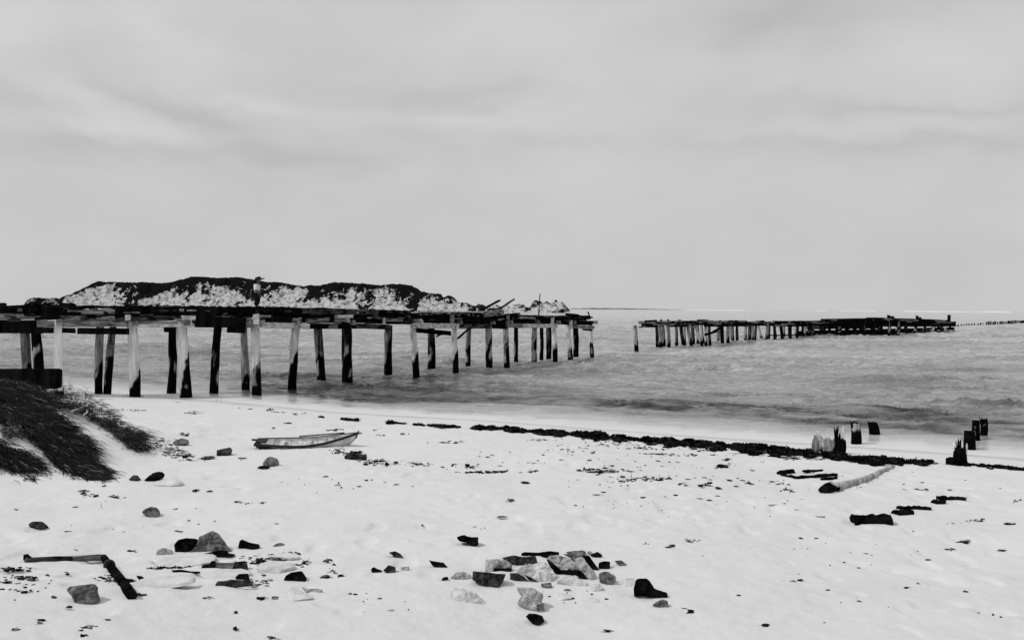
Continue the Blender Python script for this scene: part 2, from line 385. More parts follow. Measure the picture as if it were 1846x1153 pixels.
wave_shade2 = sst(9, 14, o_) * (1 - sst(16, 27, o_ + 6 * fbm(al / 6, o_ / 4, 78, 3))) * (.22 * sst(-60, -50, al) + .62 * sst(-56, -47, al) * (1 - sst(-42, -26, al)) + .5 * np.clip(fbm(al / 5, o_ / 1.5, 79, 4), -.3, .6))  # outer stretch of swell shade towards the jetty, painted into the water colour
wave_shade = sst(3.6, 6.0, o_ + 1.6 * fbm(al / 5, o_ / 3, 48, 3)) * (1 - sst(10, 17, o_ + 5 * fbm(al / 9, o_ / 4, 49, 3))) * (.18 + .40 * sst(-46, -40, al) + .46 * sst(-48, -42, al) * (1 - sst(-36, -24, al)) + .9 * np.clip(fbm(al / 3.5, o_ / 1.1, 50, 4), -.4, .6))  # shade of the swell's near face, painted into the water's body colour
body = body * (1 - np.clip(np.maximum(wave_shade, wave_shade2), 0, .9)) * (1 + .5 * fbm(x / 14, y / 5, 55, 3) * sst(4, 12, o_) * (1 - sst(250, 500, fr_)))
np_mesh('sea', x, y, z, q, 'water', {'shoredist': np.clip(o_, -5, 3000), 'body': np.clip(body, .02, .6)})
tag(bpy.data.objects['sea'], 'grey rippled sea with a low swell rolling in', kind='structure')

# surf on the reef near the horizon
def surf(px0, px1, Y, hgt, name='surf'):
    v = []; f = []; n = max(8, int((px1 - px0) / 1.5)); 
    for i in range(n + 1):
        X = ((px0 + (px1 - px0) * i / n) - 923) / F * Y; e = min(1, i / 3, (n - i) / 3)
        hh_ = .42 * hgt * (.45 + .8 * (mn.noise((X * .012, Y, 0)) + .45)) * max(e, .1)
        for dy, k_ in ((-14, -.2), (-5, .9), (0, 1), (9, .5), (22, -.2)): v.append((X, Y + dy * 2 + 14 * mn.noise((X * .01, 3, 1)), hh_ * k_))
    for i in range(n):
        for j in range(4): f.append((i*5+j, (i+1)*5+j, (i+1)*5+j+1, i*5+j+1))
    o = mesh_obj(name, v, f, 'foam', smooth=True); return o
for i, (a, b_, Y, h_, lb) in enumerate([(1235, 1345, 4200, 5, 'short line of white surf on the horizon above the near end of the far jetty'), (1466, 1490, 4300, 5, 'small white breaker on the horizon above the middle of the far jetty'),
        (1515, 1580, 4300, 5, 'white surf on the horizon left of the tall posts of the far jetty'), (1628, 1824, 3600, 7, 'long white line of surf on the horizon beyond the far jetty end'), (-60, 62, 3800, 6, 'white surf at the horizon left of the island')]):
    o = surf(a, b_, Y, h_); tag(o, lb, kind='stuff')

# ------------------------------------------------------------------ island and far land
SIL = [(50, 551), (60, 547), (64, 541), (75, 541), (82, 549), (95, 541), (110, 546), (125, 538), (140, 528), (155, 518), (172, 507), (240, 509), (300, 508), (335, 498), (370, 499), (412, 497), (425, 499),
       (450, 503), (470, 508), (500, 508), (520, 512), (545, 515), (570, 513), (600, 508), (625, 508), (650, 511), (690, 512), (735, 513), (755, 523), (780, 530), (800, 533), (830, 545), (860, 548), (880, 552),
       (900, 551), (925, 546), (940, 552), (965, 548), (985, 546), (1003, 545), (1015, 549), (1024, 558)]
YI = 1150.0
nu, nv = 1100, 70
pxs = np.linspace(50, 1024, nu)
sp_ = np.array(SIL, float); top = np.interp(pxs, sp_[:, 0], sp_[:, 1]); top = (549 + pxs * 11 / 1846 - top) * YI / F + CZ
top = np.maximum(top + np.where(top < 20, 6.5, 2.0) * (fbm(pxs / 14, pxs * 0, 91, 4)), .5)
U, V = np.meshgrid((pxs - 923) / F, np.linspace(0, 1, nv)); T = np.tile(top, (nv, 1))
dep = V ** 1.3 * 190
fw = 8 + T * 1.25 + 16 * vn(U * 60, V * 0, 51) + 8 * vn(U * 180, V * 0, 52)
f_ = sst(0, 1, dep / fw) * .35 + .65 * np.clip(dep / fw, 0, 1)
f_ *= 1 - sst(140, 190, dep)
zz = T * f_
XX = U * (YI + dep * .35); YY = YI + dep - 70 * np.abs(U + .28) - 20
nzv = fbm(XX / 14, YY / 10, 53, 4) * 4.5 + (.5 - np.abs(vn(XX / 7 + YY / 30, YY / 12, 57)) * 2) * 2.2
zz = zz + nzv * np.clip(T / 22, .2, 1) * np.clip(4 * f_ * (1.08 - f_) + .05, 0, 1) - 1.0 * (1 - f_)
ii, jj = np.meshgrid(np.arange(nu - 1), np.arange(nv - 1)); qq = (jj * nu + ii).ravel()
hf_ = zz / 38.0
hf_ = np.where(T < 18, hf_ + .12, hf_) + .9 * sst(.80, 1.0, f_) * sst(8, 24, T) - .06
o = np_mesh('island', XX.ravel(), YY.ravel(), zz.ravel(), np.stack([qq, qq + 1, qq + nu + 1, qq + nu], 1)[:, ::-1], 'island', {'hf': hf_.ravel()})
tag(o, 'pale limestone island capped with dark scrub beyond the jetty', kind='structure')
v = []; f = []
for i in range(61):
    X = (1030 + 215 * i / 60 - 923) / F * 5200; h_ = 11 * math.sin(math.pi * min(1, (i + 1) / 62)) ** .5 * (1.1 - i / 70) * (1 + .5 * mn.noise((i * .3, 0, 0)))
    v += [(X, 5200, -1), (X, 5230, h_ * .7), (X, 5300, h_), (X, 5600, -1)]
for i in range(60):
    for j in range(3): f.append((i*4+j, (i+1)*4+j, (i+1)*4+j+1, i*4+j+1))
tag(mesh_obj('distant_land', v, f, 'far_land', smooth=True), 'thin low sliver of land on the horizon right of the island', kind='structure')

# rocks made of a squashed, faceted ball
def ico(sub): 
    bm = bmesh.new(); bmesh.ops.create_icosphere(bm, subdivisions=sub, radius=1); v = [x_.co.copy() for x_ in bm.verts]; f_ = [tuple(k_.index for k_ in p.verts) for p in bm.faces]; bm.free(); return v, f_
ICO4, ICO3, ICO2, ICO1 = ico(4), ico(3), ico(2), ico(1)
def rock_geo(c, sx_, sy_, sz_, seed, blocky=.5, rough=.1, base=ICO4, tilt=0):
    rg = random.Random(seed); v = []; planes = []
    for k_ in range(int(7 + 6 * blocky)):
        d = Vector((rg.uniform(-1, 1), rg.uniform(-1, 1), rg.uniform(-.7, 1))).normalized(); planes.append((d, rg.uniform(.42, .8) if blocky > .2 else rg.uniform(.7, .9)))
    if blocky > .7:
        a = rg.uniform(-.35, .35)
        for d in ((math.cos(a), math.sin(a), .05), (-math.cos(a), -math.sin(a), 0), (-math.sin(a), math.cos(a), 0), (math.sin(a), -math.cos(a), .1), (rg.uniform(-.15, .15), -.1, 1)): planes.append((Vector(d).normalized(), .62))
    R_ = Matrix.Rotation(tilt, 3, 'Y')
    for p in base[0]:
        q_ = p.copy()
        for d, k_ in planes:
            e = q_.dot(d) - k_
            if e > 0: q_ -= d * e * .98
        n_ = mn.noise(p * 2.1 + Vector((seed * 3.1, 0, 0))) * rough + mn.noise(p * 6 + Vector((seed * 1.7, 4, 0))) * rough * .45 + mn.noise(p * 15 + Vector((seed, 4, 0))) * rough * .2
        q_ *= 1.38 * (1 + n_ * .8)
        q_ = R_ @ Vector((q_.x * sx_, q_.y * sy_, q_.z * sz_)); v.append(q_ + Vector(c))
    return v, base[1]
def rock(px, py, w, h, mat, label, blocky=.4, tilt=0, name='rock', cat='rock', depth=None, rough=.14, sink=.25, seed=None, group=None):
    "px,py: the middle of its foot in the photograph, w,h its size there"
    P = hit1(px, py - .15 * h); s = P.y / F
    if mat == 'rock_white': h *= .62; sink = .5
    a = w * s / 2; hz = h * s * .95
    seed = seed if seed is not None else int(px * 7 + py)
    c = P + Vector((0, a * .2, hz / 2 - hz * sink * .4))
    v, f_ = rock_geo((0, 0, 0), a, depth * a if depth else a * .8, hz / 2 * (1 + sink * .6), seed, blocky, rough, ICO4, math.radians(tilt))
    tp = .55 if 'pyramid-' in label else .2 if ('wedge' in label or 'pointed' in label) else 0
    if tp: v = [Vector((p.x * (1 - tp * (p.z / hz + .5)) + tp * .25 * p.z, p.y * (1 - tp * .6 * (p.z / hz + .5)), p.z)) for p in v]
    o = mesh_obj(name, v, f_, mat, loc=c); o.data.shade_smooth() if blocky < .25 else None
    tag(o, label, cat, group); return o

# cairn on the island and grey bush on the island top
def far_lump(name, px, py, w, h, Y, mat, label, cat):
    b_ = Vector(atY(px, py, Y)); s = Y / F
    v, f_ = rock_geo((0, 0, h * s * .35), w * s / 2, w * s / 2, h * s * .62, px, .3, .25, ICO3)
    o = mesh_obj(name, v, f_, mat, loc=b_); tag(o, label, cat); return o
far_lump('shrub', 447, 524, 17, 22, 1185, 'rock_mid', 'pale grey domed shrub on the island edge just left of the standing person', 'shrub')
far_lump('boulder', 1003, 547, 5, 7, 1160, 'rock_black', 'small black upright rock on the low right end of the island', 'rock')

# ------------------------------------------------------------------ first jetty
FR = [(-75, 40), (-40, 46.5), (-27, 50.8), (-21.2, 53.8), (-14.9, 56.8), (9.4, 100.4)]      # line of its front row of piles, in plan
def line_pt(px, py, line=FR, off=0.0):
    d = ray(px, py); best = None
    for (ax, ay), (bx, by) in zip(line[:-1], line[1:]):
        L = math.hypot(bx - ax, by - ay); nx, ny = -(by - ay) / L, (bx - ax) / L
        ax2, ay2, bx2, by2 = ax + nx * off, ay + ny * off, bx + nx * off, by + ny * off
        den = d[0] * (by2 - ay2) - (bx2 - ax2)
        t = (ax2 * (by2 - ay2) - ay2 * (bx2 - ax2)) / den          # camera distance along Y
        X = d[0] * t; u = ((X - ax2) * (bx2 - ax2) + (t - ay2) * (by2 - ay2)) / (L * L)
        if -.02 <= u <= 1.02 and t > 0 and (best is None or t < best[1]): best = (X, t)
    if best is None:
        t = (ax2 * (by2 - ay2) - ay2 * (bx2 - ax2)) / den; best = (d[0] * t, t)
    X, t = best; return Vector((X, t, CZ + d[2] * t))
J1 = empty('ruined_jetty', (-14.9, 56.8, 0)); tag(J1, 'nearer broken timber jetty on tall bleached piles with a person standing on it', 'jetty')
bpy.context.view_layer.update()
# px_top, px_base, py_base, width, tone, dark share, slant, row offset (0 front, None = from its base)
PL = [(45, 50, 690, 17, .42, .3, .3, 3), (66, 74, 690, 17, .02, .7, .3, 2), (107, 107, 706, 15, 1.0, .06, 0, 0), (181, 178, 703, 14, .55, .33, .5, 3), (204, 193, 704, 13, .45, .5, .2, 3), (238, 243, 706, 18, .85, .16, .7, 0), (312, 309, 705, 16, .08, .6, .2, 3),
      (327, 335, 716, 20, .9, .24, 1.3, 0), (393, 385, 703, 15, .1, .7, .9, 3), (438, 443, 703, 13, .6, .2, .3, 3), (459, 463, 712, 16, .85, .36, .6, 0), (534, 526, 708, 15, .8, .38, .9, 0), (572, 580, 697, 15, .38, .46, .8, 3),
      (624, 627, 688, 19, .28, .62, .6, 0), (700, 700, 684, 14, .42, .48, 1.3, 3), (742, 751, 678, 12, .95, .35, .6, 0), (776, 777, 676, 13, .3, .55, .9, 3), (817, 822, 673, 11, .95, .33, .6, 0), (845, 844, 664, 9, .5, .45, .4, 3),
      (880, 882, 669, 12, .6, .5, .9, 0), (910, 914, 662, 10, .6, .5, .8, 0), (930, 930, 657, 8, .1, .6, .2, 3), (963, 963, 660, 10, .5, .5, .5, 0), (976, 976, 653, 7, .08, .6, .2, 3), (989, 989, 658, 10, .3, .55, .5, 3), (998, 1001, 658, 9, 1, .42, .1, 0),
      (1023, 1029, 656, 9, 1.0, .3, .1, 0), (1037, 1038, 655, 10, .1, .6, .2, 3), (1063, 1068, 649, 7, .95, .4, .2, 0)]
bents = []
for (pt, pb, yb, w, tone, df, sl, off) in PL:
    b_ = line_pt(pb, yb, off=off); b_.z = min(max(0., float(G(b_.x, b_.y))), 1.2)
    s = b_.y / F; t_ = line_pt(pt, 586 if off else 578, off=off); t_.y = b_.y + random.uniform(-.1, .1)
    t_.x = b_.x + (pt - pb) * s
    pile('pile', J1, b_, t_, w * s, tone, df, slant=sl, n=16, rag=.06)
    bents.append((b_, off, s))
def jb(px0, py0, px1, py1, h, mat, th=.28, off=-.1, name='beam', jit=.012, seg=None):
    "a timber of the jetty seen between two points of the picture, standing in the plane of its front row"
    p, q_ = line_pt(px0, py0, off=off), line_pt(px1, py1, off=off); s = (p.y + q_.y) / 2 / F
    v, f_ = beam(p, q_, th, h * s, jit, seg); return mesh_obj(name, v, f_, mat, J1)
BE = [  # x0,y0,x1,y1,height px,material,thickness,offset
    (-60, 559, 60, 559, 9, 'wood_black', .3, 0), (-60, 570, 62, 570, 11, 'wood_grey', .3, .05), (-60, 588, 78, 589, 24, 'wood_black', .34, .1),
    (62, 566, 150, 565, 22, 'wood_black', .3, .12), (66, 584, 228, 583, 11, 'wood_grey', .28, 0), (66, 595, 108, 596, 10, 'wood_black', .3, .08), (106, 595, 136, 596, 9, 'wood_black', .3, -.05),
    (140, 596, 234, 597, 11, 'wood_black', .32, -.02), (146, 562, 207, 562, 9, 'wood_grey', .3, -.08), (108, 573, 206, 573, 9, 'wood_grey', .26, -.02), (203, 560, 345, 559, 12, 'wood_black', .3, -.05),
    (200, 577, 345, 571, 9, 'wood_dark', .3, .02), (232, 585, 350, 583, 11, 'wood_grey', .26, -.06), (240, 588, 350, 586, 6, 'wood_pale', .24, -.12), (296, 594, 325, 595, 9, 'wood_black', .3, .3),
    (340, 564, 443, 563, 20, 'wood_black', .36, -.06), (343, 580, 443, 582, 18, 'wood_black', .34, 0), (413, 594, 438, 595, 11, 'wood_black', .5, .2), (327, 573, 352, 573, 9, 'wood_pale', .3, -.22), (225, 572, 236, 572, 10, 'wood_pale', .3, -.2),
    (438, 561, 560, 563, 11, 'wood_black', .3, -.05), (466, 575, 560, 576, 13, 'wood_black', .34, .05), (466, 586, 530, 587, 10, 'wood_pale', .18, -.28), (536, 587, 556, 588, 9, 'wood_pale', .18, -.28),
    (556, 562, 680, 563, 10, 'wood_dark', .3, -.05), (548, 573, 680, 577, 12, 'wood_black', .34, .05), (552, 578, 592, 575, 6, 'wood_grey', .2, -.25), (554, 588, 594, 588, 9, 'wood_black', .26, 0), (590, 588, 606, 588, 8, 'wood_grey', .26, -.06), (602, 588, 640, 588, 9, 'wood_black', .26, 0),
    (630, 587, 700, 589, 9, 'wood_dark', .26, .05), (606, 571, 634, 570, 6, 'wood_pale', .26, -.28),
    (676, 566, 760, 569, 9, 'wood_black', .3, -.02), (660, 578, 750, 580, 9, 'wood_black', .34, .1), (694, 576, 756, 578, 6, 'wood_grey', .2, -.2), 
    (748, 569, 906, 570, 8, 'wood_black', .3, 0), (748, 579, 905, 580, 10, 'wood_black', .34, .05), (743, 587, 826, 587, 9, 'wood_pale', .2, -.32), (750, 595, 816, 601, 8, 'wood_black', .3, 2.9), (826, 588, 880, 588, 8, 'wood_dark', .26, -.1),
    (872, 566, 906, 563, 10, 'wood_grey', .3, -.25), (868, 576, 912, 572, 10, 'wood_black', .3, -.1), (878, 587, 912, 588, 9, 'wood_black', .3, 0),
    (905, 570, 1062, 573, 6, 'wood_black', .3, 0), (905, 579, 1066, 582, 8, 'wood_black', .36, .05), (912, 586, 946, 587, 8, 'wood_grey', .24, -.1), (943, 587, 1004, 587, 7, 'wood_pale', .2, -.32), (1033, 588, 1070, 590, 6, 'wood_grey', .22, -.3), (1052, 594, 1066, 595, 3, 'wood_black', .3, -.1)]
for (a, b1, c_, d1, h_, mt, th, off) in BE: jb(a, b1, c_, d1, h_, mt, th, off)
# rear girders and the cross heads that join the two rows
for (a, b1, c_, d1) in ((-60, 566, 300, 567), (300, 566, 560, 567), (560, 567, 905, 573), (905, 576, 1055, 579)): jb(a, b1, c_, d1, 11, 'wood_black', .34, 3.0, 'girder')
for i, (b_, off, s) in enumerate(bents):
    if off: continue
    px = 923 + b_.x / b_.y * F
    p, q_ = line_pt(px, 581, off=-.45), line_pt(px, 581, off=3.5)
    d = Vector((q_.x - p.x, q_.y - p.y, 0)); n_ = Vector((.87, -.49, 0)) if px > 463 else Vector((.42, -.9, 0))
    p2 = Vector((b_.x, b_.y, p.z)) + n_ * .5; q2 = Vector((b_.x, b_.y, p.z)) - n_ * 3.4
    v, f_ = beam(p2, q2, .3, .32); mesh_obj('cross_head', v, f_, 'wood_grey' if i % 3 else 'wood_pale', J1)
# sleepers across the deck, their ends at the front edge; below they leave gaps
pos = 0.0
def along(line, step, start=0.0):
    out = []; carry = start
    for (ax, ay), (bx, by) in zip(line[:-1], line[1:]):
        L = math.hypot(bx - ax, by - ay); t = carry
        while t < L: out.append((ax + (bx - ax) * t / L, ay + (by - ay) * t / L, -(by - ay) / L, (bx - ax) / L)); t += step
        carry = t - L
    return out
def deck_z(px): return np.interp(px, [0, 463, 627, 751, 880, 906, 912, 1068], [5.12, 5.12, 5.0, 4.88, 4.72, 4.72, 4.5, 4.38])
pts = along(FR[1:], .74); k_ = 0; slp = MB(); nsl = 0
for (X, Y, nx, ny) in pts:
    px = 923 + X / Y * F
    if px < -60 or px > 1058 or random.random() < .1: continue
    zt = float(deck_z(px)) - .16 + random.uniform(-.03, .03); e = random.uniform(-.35, -.1); mt = random.choice(['wood_black', 'wood_black', 'wood_dark', 'wood_grey', 'wood_pale' if 740 < px < 880 else 'wood_dark'])
    v, f_ = beam((X + nx * e, Y + ny * e, zt), (X + nx * 3.4, Y + ny * 3.4, zt + random.uniform(-.03, .03)), .24, .17, .015, 3)
    mesh_obj('sleeper', v, f_, mt, J1); nsl += 1
    if nsl > 92: break
# decking planks left along the top, warped and gapped
for i in range(46):
    px = random.choice([random.uniform(-40, 420), random.uniform(300, 900), random.uniform(470, 905), random.uniform(912, 1040)]); off = random.choice([-.1, .3, .8, 1.6, 2.3, 3.0]); L = random.uniform(12, 55)
    z0 = float(deck_z(px)); p = line_pt(px, 560, off=off); q_ = line_pt(min(px + L, 904 if px < 905 else 1060), 560, off=off); p.z = z0 - .03 + random.uniform(0, .05); q_.z = p.z + random.uniform(-.03, .06)
    if (q_ - p).length < .5: continue
    v, f_ = beam(p, q_, .24, .07, .015); mesh_obj('deck_plank', v, f_, random.choice(['wood_black', 'wood_black', 'wood_dark', 'wood_grey']), J1)
for (a, b1, c_, d1, h_, mt) in ((751, 562, 872, 562, 2.2, 'wood_pale'), (1022, 566, 1041, 568, 4, 'wood_black'), (1040, 570, 1066, 572, 3, 'wood_black'), (912, 567, 935, 565, 3, 'wood_black')): jb(a, b1, c_, d1, h_, mt, .35, -.2, 'deck_plank')
# upright blocks between pile tops and deck
for (px, y0, y1, w, mt) in ((446, 572, 590, 15, 'wood_grey'), (462, 566, 584, 11, 'wood_pale'), (540, 573, 583, 6, 'wood_grey'), (534, 574, 586, 12, 'wood_grey'), (625, 569, 580, 10, 'wood_pale'), (692, 573, 583, 5, 'wood_pale'), (757, 575, 583, 7, 'wood_pale'), (815, 567, 584, 8, 'wood_grey'),
        (915, 566, 584, 7, 'wood_grey'), (996, 572, 584, 6, 'wood_pale'), (1029, 577, 592, 6, 'wood_pale'), (340, 578, 590, 12, 'wood_pale')):
    p = line_pt(px, y0, off=-.3); q_ = line_pt(px, y1, off=-.3); q_.x, q_.y = p.x, p.y
    v, f_ = beam(p, q_, w * p.y / F, .16, .015, 3, up=(0, 1, 0)); mesh_obj('corbel', v, f_, mt, J1)
for i in range(60):
    px = random.uniform(-20, 1040); yb = random.uniform(557, 579) if px < 900 else random.uniform(570, 581)
    L = random.uniform(5, 30); jb(px, yb, min(px + L, 1060), yb + random.uniform(-1, 1), random.uniform(1.5, 4.5), random.choice(['wood_grey', 'wood_dark', 'wood_dark', 'wood_black', 'wood_dark']), .1, -.26 - .06 * random.random(), 'board', .02)
# bolts on the pale walings
for (px, py) in ((749, 587), (752, 589), (814, 587), (822, 585), (821, 589), (469, 587), (539, 588), (1000, 586), (948, 588)):
    p = line_pt(px, py, off=-.44); n_ = Vector((.87, -.49, 0)); v, f_ = tube([p, p + n_ * .06], .045, 8); mesh_obj('bolt', v, f_, 'metal', J1)
v, f_ = beam(line_pt(1064, 573, off=-.1), line_pt(1060, 562, off=-.1), .12, .14, .02, 3, up=(0, 1, 0)); mesh_obj('post_stub', v, f_, 'wood_black', J1)
# lumps of rotten timber and turf on the deck give it its ragged upper edge
dm = MB()
for i in range(240):
    px = random.uniform(-40, 760) if i < 200 else random.uniform(760, 905); off = random.uniform(-.2, 2.8); p = line_pt(px, 560, off=off); p.z = float(deck_z(px)) + .0
    w = random.uniform(.1, .45); hh_ = random.uniform(.03, .1) * (2.2 if px < 130 and random.random() < .4 else 1)
    v, f_ = rock_geo(p, w, w * .6, hh_, i, .3, .3, ICO2); dm.add(v, f_)
tag(dm.obj('deck_litter', 'wood_black', J1), kind='stuff')

# loose timbers
def loose(name, p, q_, w, h_, mat, label, cat, rnd=False):
    v, f_ = (tube([p + (q_ - p) * (i / 6) for i in range(7)], [w / 2 * (1 - .04 * i) for i in range(7)], 9, .1) if rnd else beam(p, q_, w, h_, .012))
    o = recentre(mesh_obj(name, v, f_, mat)); tag(o, label, cat); return o
loose('pole', line_pt(862, 562, off=1.), line_pt(901, 541, off=1.), .17, .15, 'wood_black', 'dark pole rising at a slant from the jetty deck, left of its twin', 'pole')
loose('pole', line_pt(896, 560, off=1.3), line_pt(927, 539, off=1.3), .16, .13, 'wood_dark', 'dark slanting pole on the jetty deck nearest the thin upright stake', 'pole')
loose('stake', line_pt(971, 570, off=.6), line_pt(973.5, 529, off=.6), .12, .1, 'wood_dark', 'thin upright stake standing on the lower end of the jetty deck', 'stake', True)
loose('pole', line_pt(824, 611, off=1.5), line_pt(850, 588, off=1.5), .14, .12, 'wood_black', 'thin pole hanging down at a slant from under the jetty deck', 'pole')
loose('pole', line_pt(787, 606, off=2.6), line_pt(806, 597, off=2.6), .13, .12, 'wood_black', 'short stick poking out below the sagging dark beam under the jetty', 'pole')
# dead shrubs growing by the jetty at the far left
def twigs(name, base, w, h_, n, label, cat, mat='wood_black', seed=1, r=.02, parts=5):
    rg = random.Random(seed); mb = MB()
    for i in range(n):
        d = Vector((rg.uniform(-1, 1) * w, rg.uniform(-1, 1) * w * .6, rg.uniform(.35, 1) * h_)); pts_ = [Vector(base)]; 
        for k_ in range(1, parts + 1): pts_.append(Vector(base) + d * (k_ / parts) + Vector((rg.uniform(-1, 1), rg.uniform(-1, 1), rg.uniform(-1, 1))) * .08 * h_)
        mb.add(*tube(pts_, [r * (1 - .8 * k_ / parts) for k_ in range(parts + 1)], 5))
    o = recentre(mb.obj(name, mat)); tag(o, label, cat); return o
for (px, w, h_, n, lb) in ((66, .6, .5, 40, 'dark dead bush on the far left end of the jetty deck'), (130, .3, .25, 16, 'smaller dead bush on the jetty deck left of the person')):
    p = line_pt(px, 552, off=1.5); p.z = 5.1; o = twigs('dead_bush', p, w, h_, n, lb, 'bush', seed=px, r=.03)

# ------------------------------------------------------------------ person on the deck
PP = line_pt(463, 553, off=1.2); PP.z = 5.15
def skin(name, joints, edges, mat, parent, lvl=2, root=0):
    me = bpy.data.meshes.new(name); me.from_pydata([j[:3] for j in joints], edges, []); me.materials.append(MAT[mat])
    o = bpy.data.objects.new(name, me); C.objects.link(o); o.parent = parent
    sk = o.modifiers.new('skin', 'SKIN')
    for i, j in enumerate(joints): me.skin_vertices[0].data[i].radius = (j[3] * 1.12, (j[4] if len(j) > 4 else j[3]) * 1.12)
    me.skin_vertices[0].data[root].use_root = True
    ss = o.modifiers.new('sub', 'SUBSURF'); ss.levels = lvl; ss.render_levels = lvl
    dg = bpy.context.evaluated_depsgraph_get(); dg.update(); me2 = bpy.data.meshes.new_from_object(o.evaluated_get(dg)); o.modifiers.clear(); o.data = me2; me2.shade_smooth(); return o
PR = empty('person', PP); tag(PR, 'person in wide dark hat and white shirt standing side-on on the jetty', 'person')
# walking side-on to the right, head bent a little forward; x is towards the picture's right
J = [(0, 0, .88, .12, .11), (.0, 0, 1.06, .115, .10), (.01, 0, 1.26, .15, .12), (.02, 0, 1.39, .10, .1), (.04, 0, 1.47, .055), (.055, 0, 1.55, .075, .085), (.06, 0, 1.62, .085, .1), (.06, 0, 1.68, .07),
     (.0, .16, 1.36, .06), (-.02, .2, 1.1, .045), (.1, .18, .9, .037), (.13, .17, .83, .03), (.0, -.16, 1.36, .06), (.0, -.21, 1.1, .045), (.1, -.2, .88, .037), (.14, -.2, .81, .03),
     (.0, .09, .82, .095), (.06, .09, .46, .065), (-.02, .09, .09, .042), (.1, .09, .03, .035), (.0, -.09, .82, .095), (.0, -.09, .46, .065), (-.04, -.09, .09, .042), (.08, -.09, .03, .035), (.125, 0, 1.6, .018)]
Ed = [(0, 1), (1, 2), (2, 3), (3, 4), (4, 5), (5, 6), (6, 7), (3, 8), (8, 9), (9, 10), (10, 11), (3, 12), (12, 13), (13, 14), (14, 15), (0, 16), (16, 17), (17, 18), (18, 19), (0, 20), (20, 21), (21, 22), (22, 23), (6, 24)]
skin('body', J, Ed, 'skin', PR)
skin('shirt', [(0, 0, .95, .14, .13), (0, 0, 1.1, .14, .125), (.01, 0, 1.27, .17, .14), (.02, 0, 1.40, .11, .11), (0, .16, 1.36, .08), (-.02, .2, 1.12, .062), (.03, .2, 1.02, .055), (0, -.16, 1.36, .08), (0, -.21, 1.12, .062), (.04, -.21, 1.02, .055)], [(0, 1), (1, 2), (2, 3), (3, 4), (4, 5), (5, 6), (3, 7), (7, 8), (8, 9)], 'shirt', PR)
skin('trousers', [(0, 0, .94, .14, .13), (0, .09, .82, .12), (.06, .09, .46, .09), (-.02, .09, .1, .07), (0, -.09, .82, .12), (0, -.09, .46, .09), (-.04, -.09, .1, .07)], [(0, 1), (1, 2), (2, 3), (0, 4), (4, 5), (5, 6)], 'cloth_dark', PR)
PR.scale = (1.28, 1.1, 1)
for sy in (.09, -.09): skin('shoe', [(-.05 + (.02 if sy > 0 else 0), sy, .05, .05), (.06, sy, .045, .05), (.17, sy, .035, .04)], [(0, 1), (1, 2)], 'cloth_dark', PR)
for sy, x0 in ((.17, .13), (-.2, .14)):
    mb = MB()
    for i in range(5):
        b0 = Vector((x0 + (i - 2) * .017, sy, .81)); L_ = (.05, .075, .085, .078, .06)[i]
        mb.add(*tube([b0, b0 + Vector((.004, 0, -L_ * .5)), b0 + Vector((.016, 0, -L_))], [.009, .0085, .006], 7))
    o = mb.obj('fingers', 'skin'); o.parent = PR
v = []; f_ = []
for i, (r, z_) in enumerate(((.001, 1.82), (.09, 1.815), (.13, 1.78), (.15, 1.70), (.16, 1.685), (.33, 1.64), (.335, 1.615), (.115, 1.66), (.1, 1.67))):
    for j in range(20): a = j * math.pi / 10; X_ = r * math.cos(a); v.append((.04 + X_, r * math.sin(a) * .95, z_ + X_ * .35 + .015))
for i in range(8):
    for j in range(20): f_.append((i*20+j, i*20+(j+1) % 20, (i+1)*20+(j+1) % 20, (i+1)*20+j))
o = mesh_obj('hat', v, f_, 'cloth_dark', None, True); o.parent = PR
o = skin('satchel', [(0, 0, 0, .10, .07), (.03, 0, -.16, .14, .09), (.03, 0, -.26, .11, .07)], [(0, 1), (1, 2)], 'cloth_dark', None, 1)
o.location = PP + Vector((.15, -.26, .76)); tag(o, 'dark bag hanging at the hip of the person on the jetty', 'bag')

# ------------------------------------------------------------------ second jetty
def wp(px, py):
    d = ray(px, py); t = CZ / -d[2]; return Vector((d[0] * t, t, 0))
B2 = [(1180, 630), (1235, 627), (1300, 622), (1370, 616), (1440, 610.5), (1520, 607), (1600, 607), (1632, 606), (1680, 601.5), (1724, 597)]
L2 = [tuple(wp(*p)[:2]) for p in B2]
J2 = empty('far_jetty', (L2[0][0], L2[0][1], 0)); tag(J2, 'farther ruined timber jetty cut off from the shore, curving out to sea', 'jetty')
bpy.context.view_layer.update()
def l2(px, py, off=0.0, _it=0, _s=0.0):
    px_ = px; px = px + _s
    a, b_ = wp(px, np.interp(px, *zip(*B2)) if px > 1180 else 630 + (1180 - px) * .055), wp(px + 6, np.interp(px + 6, *zip(*B2)) if px > 1180 else 630 + (1174 - px) * .055)
    d = (b_ - a).normalized(); px = px_; p = a + Vector((-d.y, d.x, 0)) * off
    if abs(off) > .01 and _it < 4:
        q2 = 923 + p.x / p.y * F; return l2(px, py, off, _it + 1, _s + (px - q2))
    r_ = ray(px, py); p.z = CZ + r_[2] * p.y; return p
def top2(px): return np.interp(px, [1160, 1250, 1360, 1440, 1500, 1560, 1600, 1640, 1680, 1722], [579, 578, 580, 579, 576, 574, 573.5, 576, 578, 580])
NP2 = 0
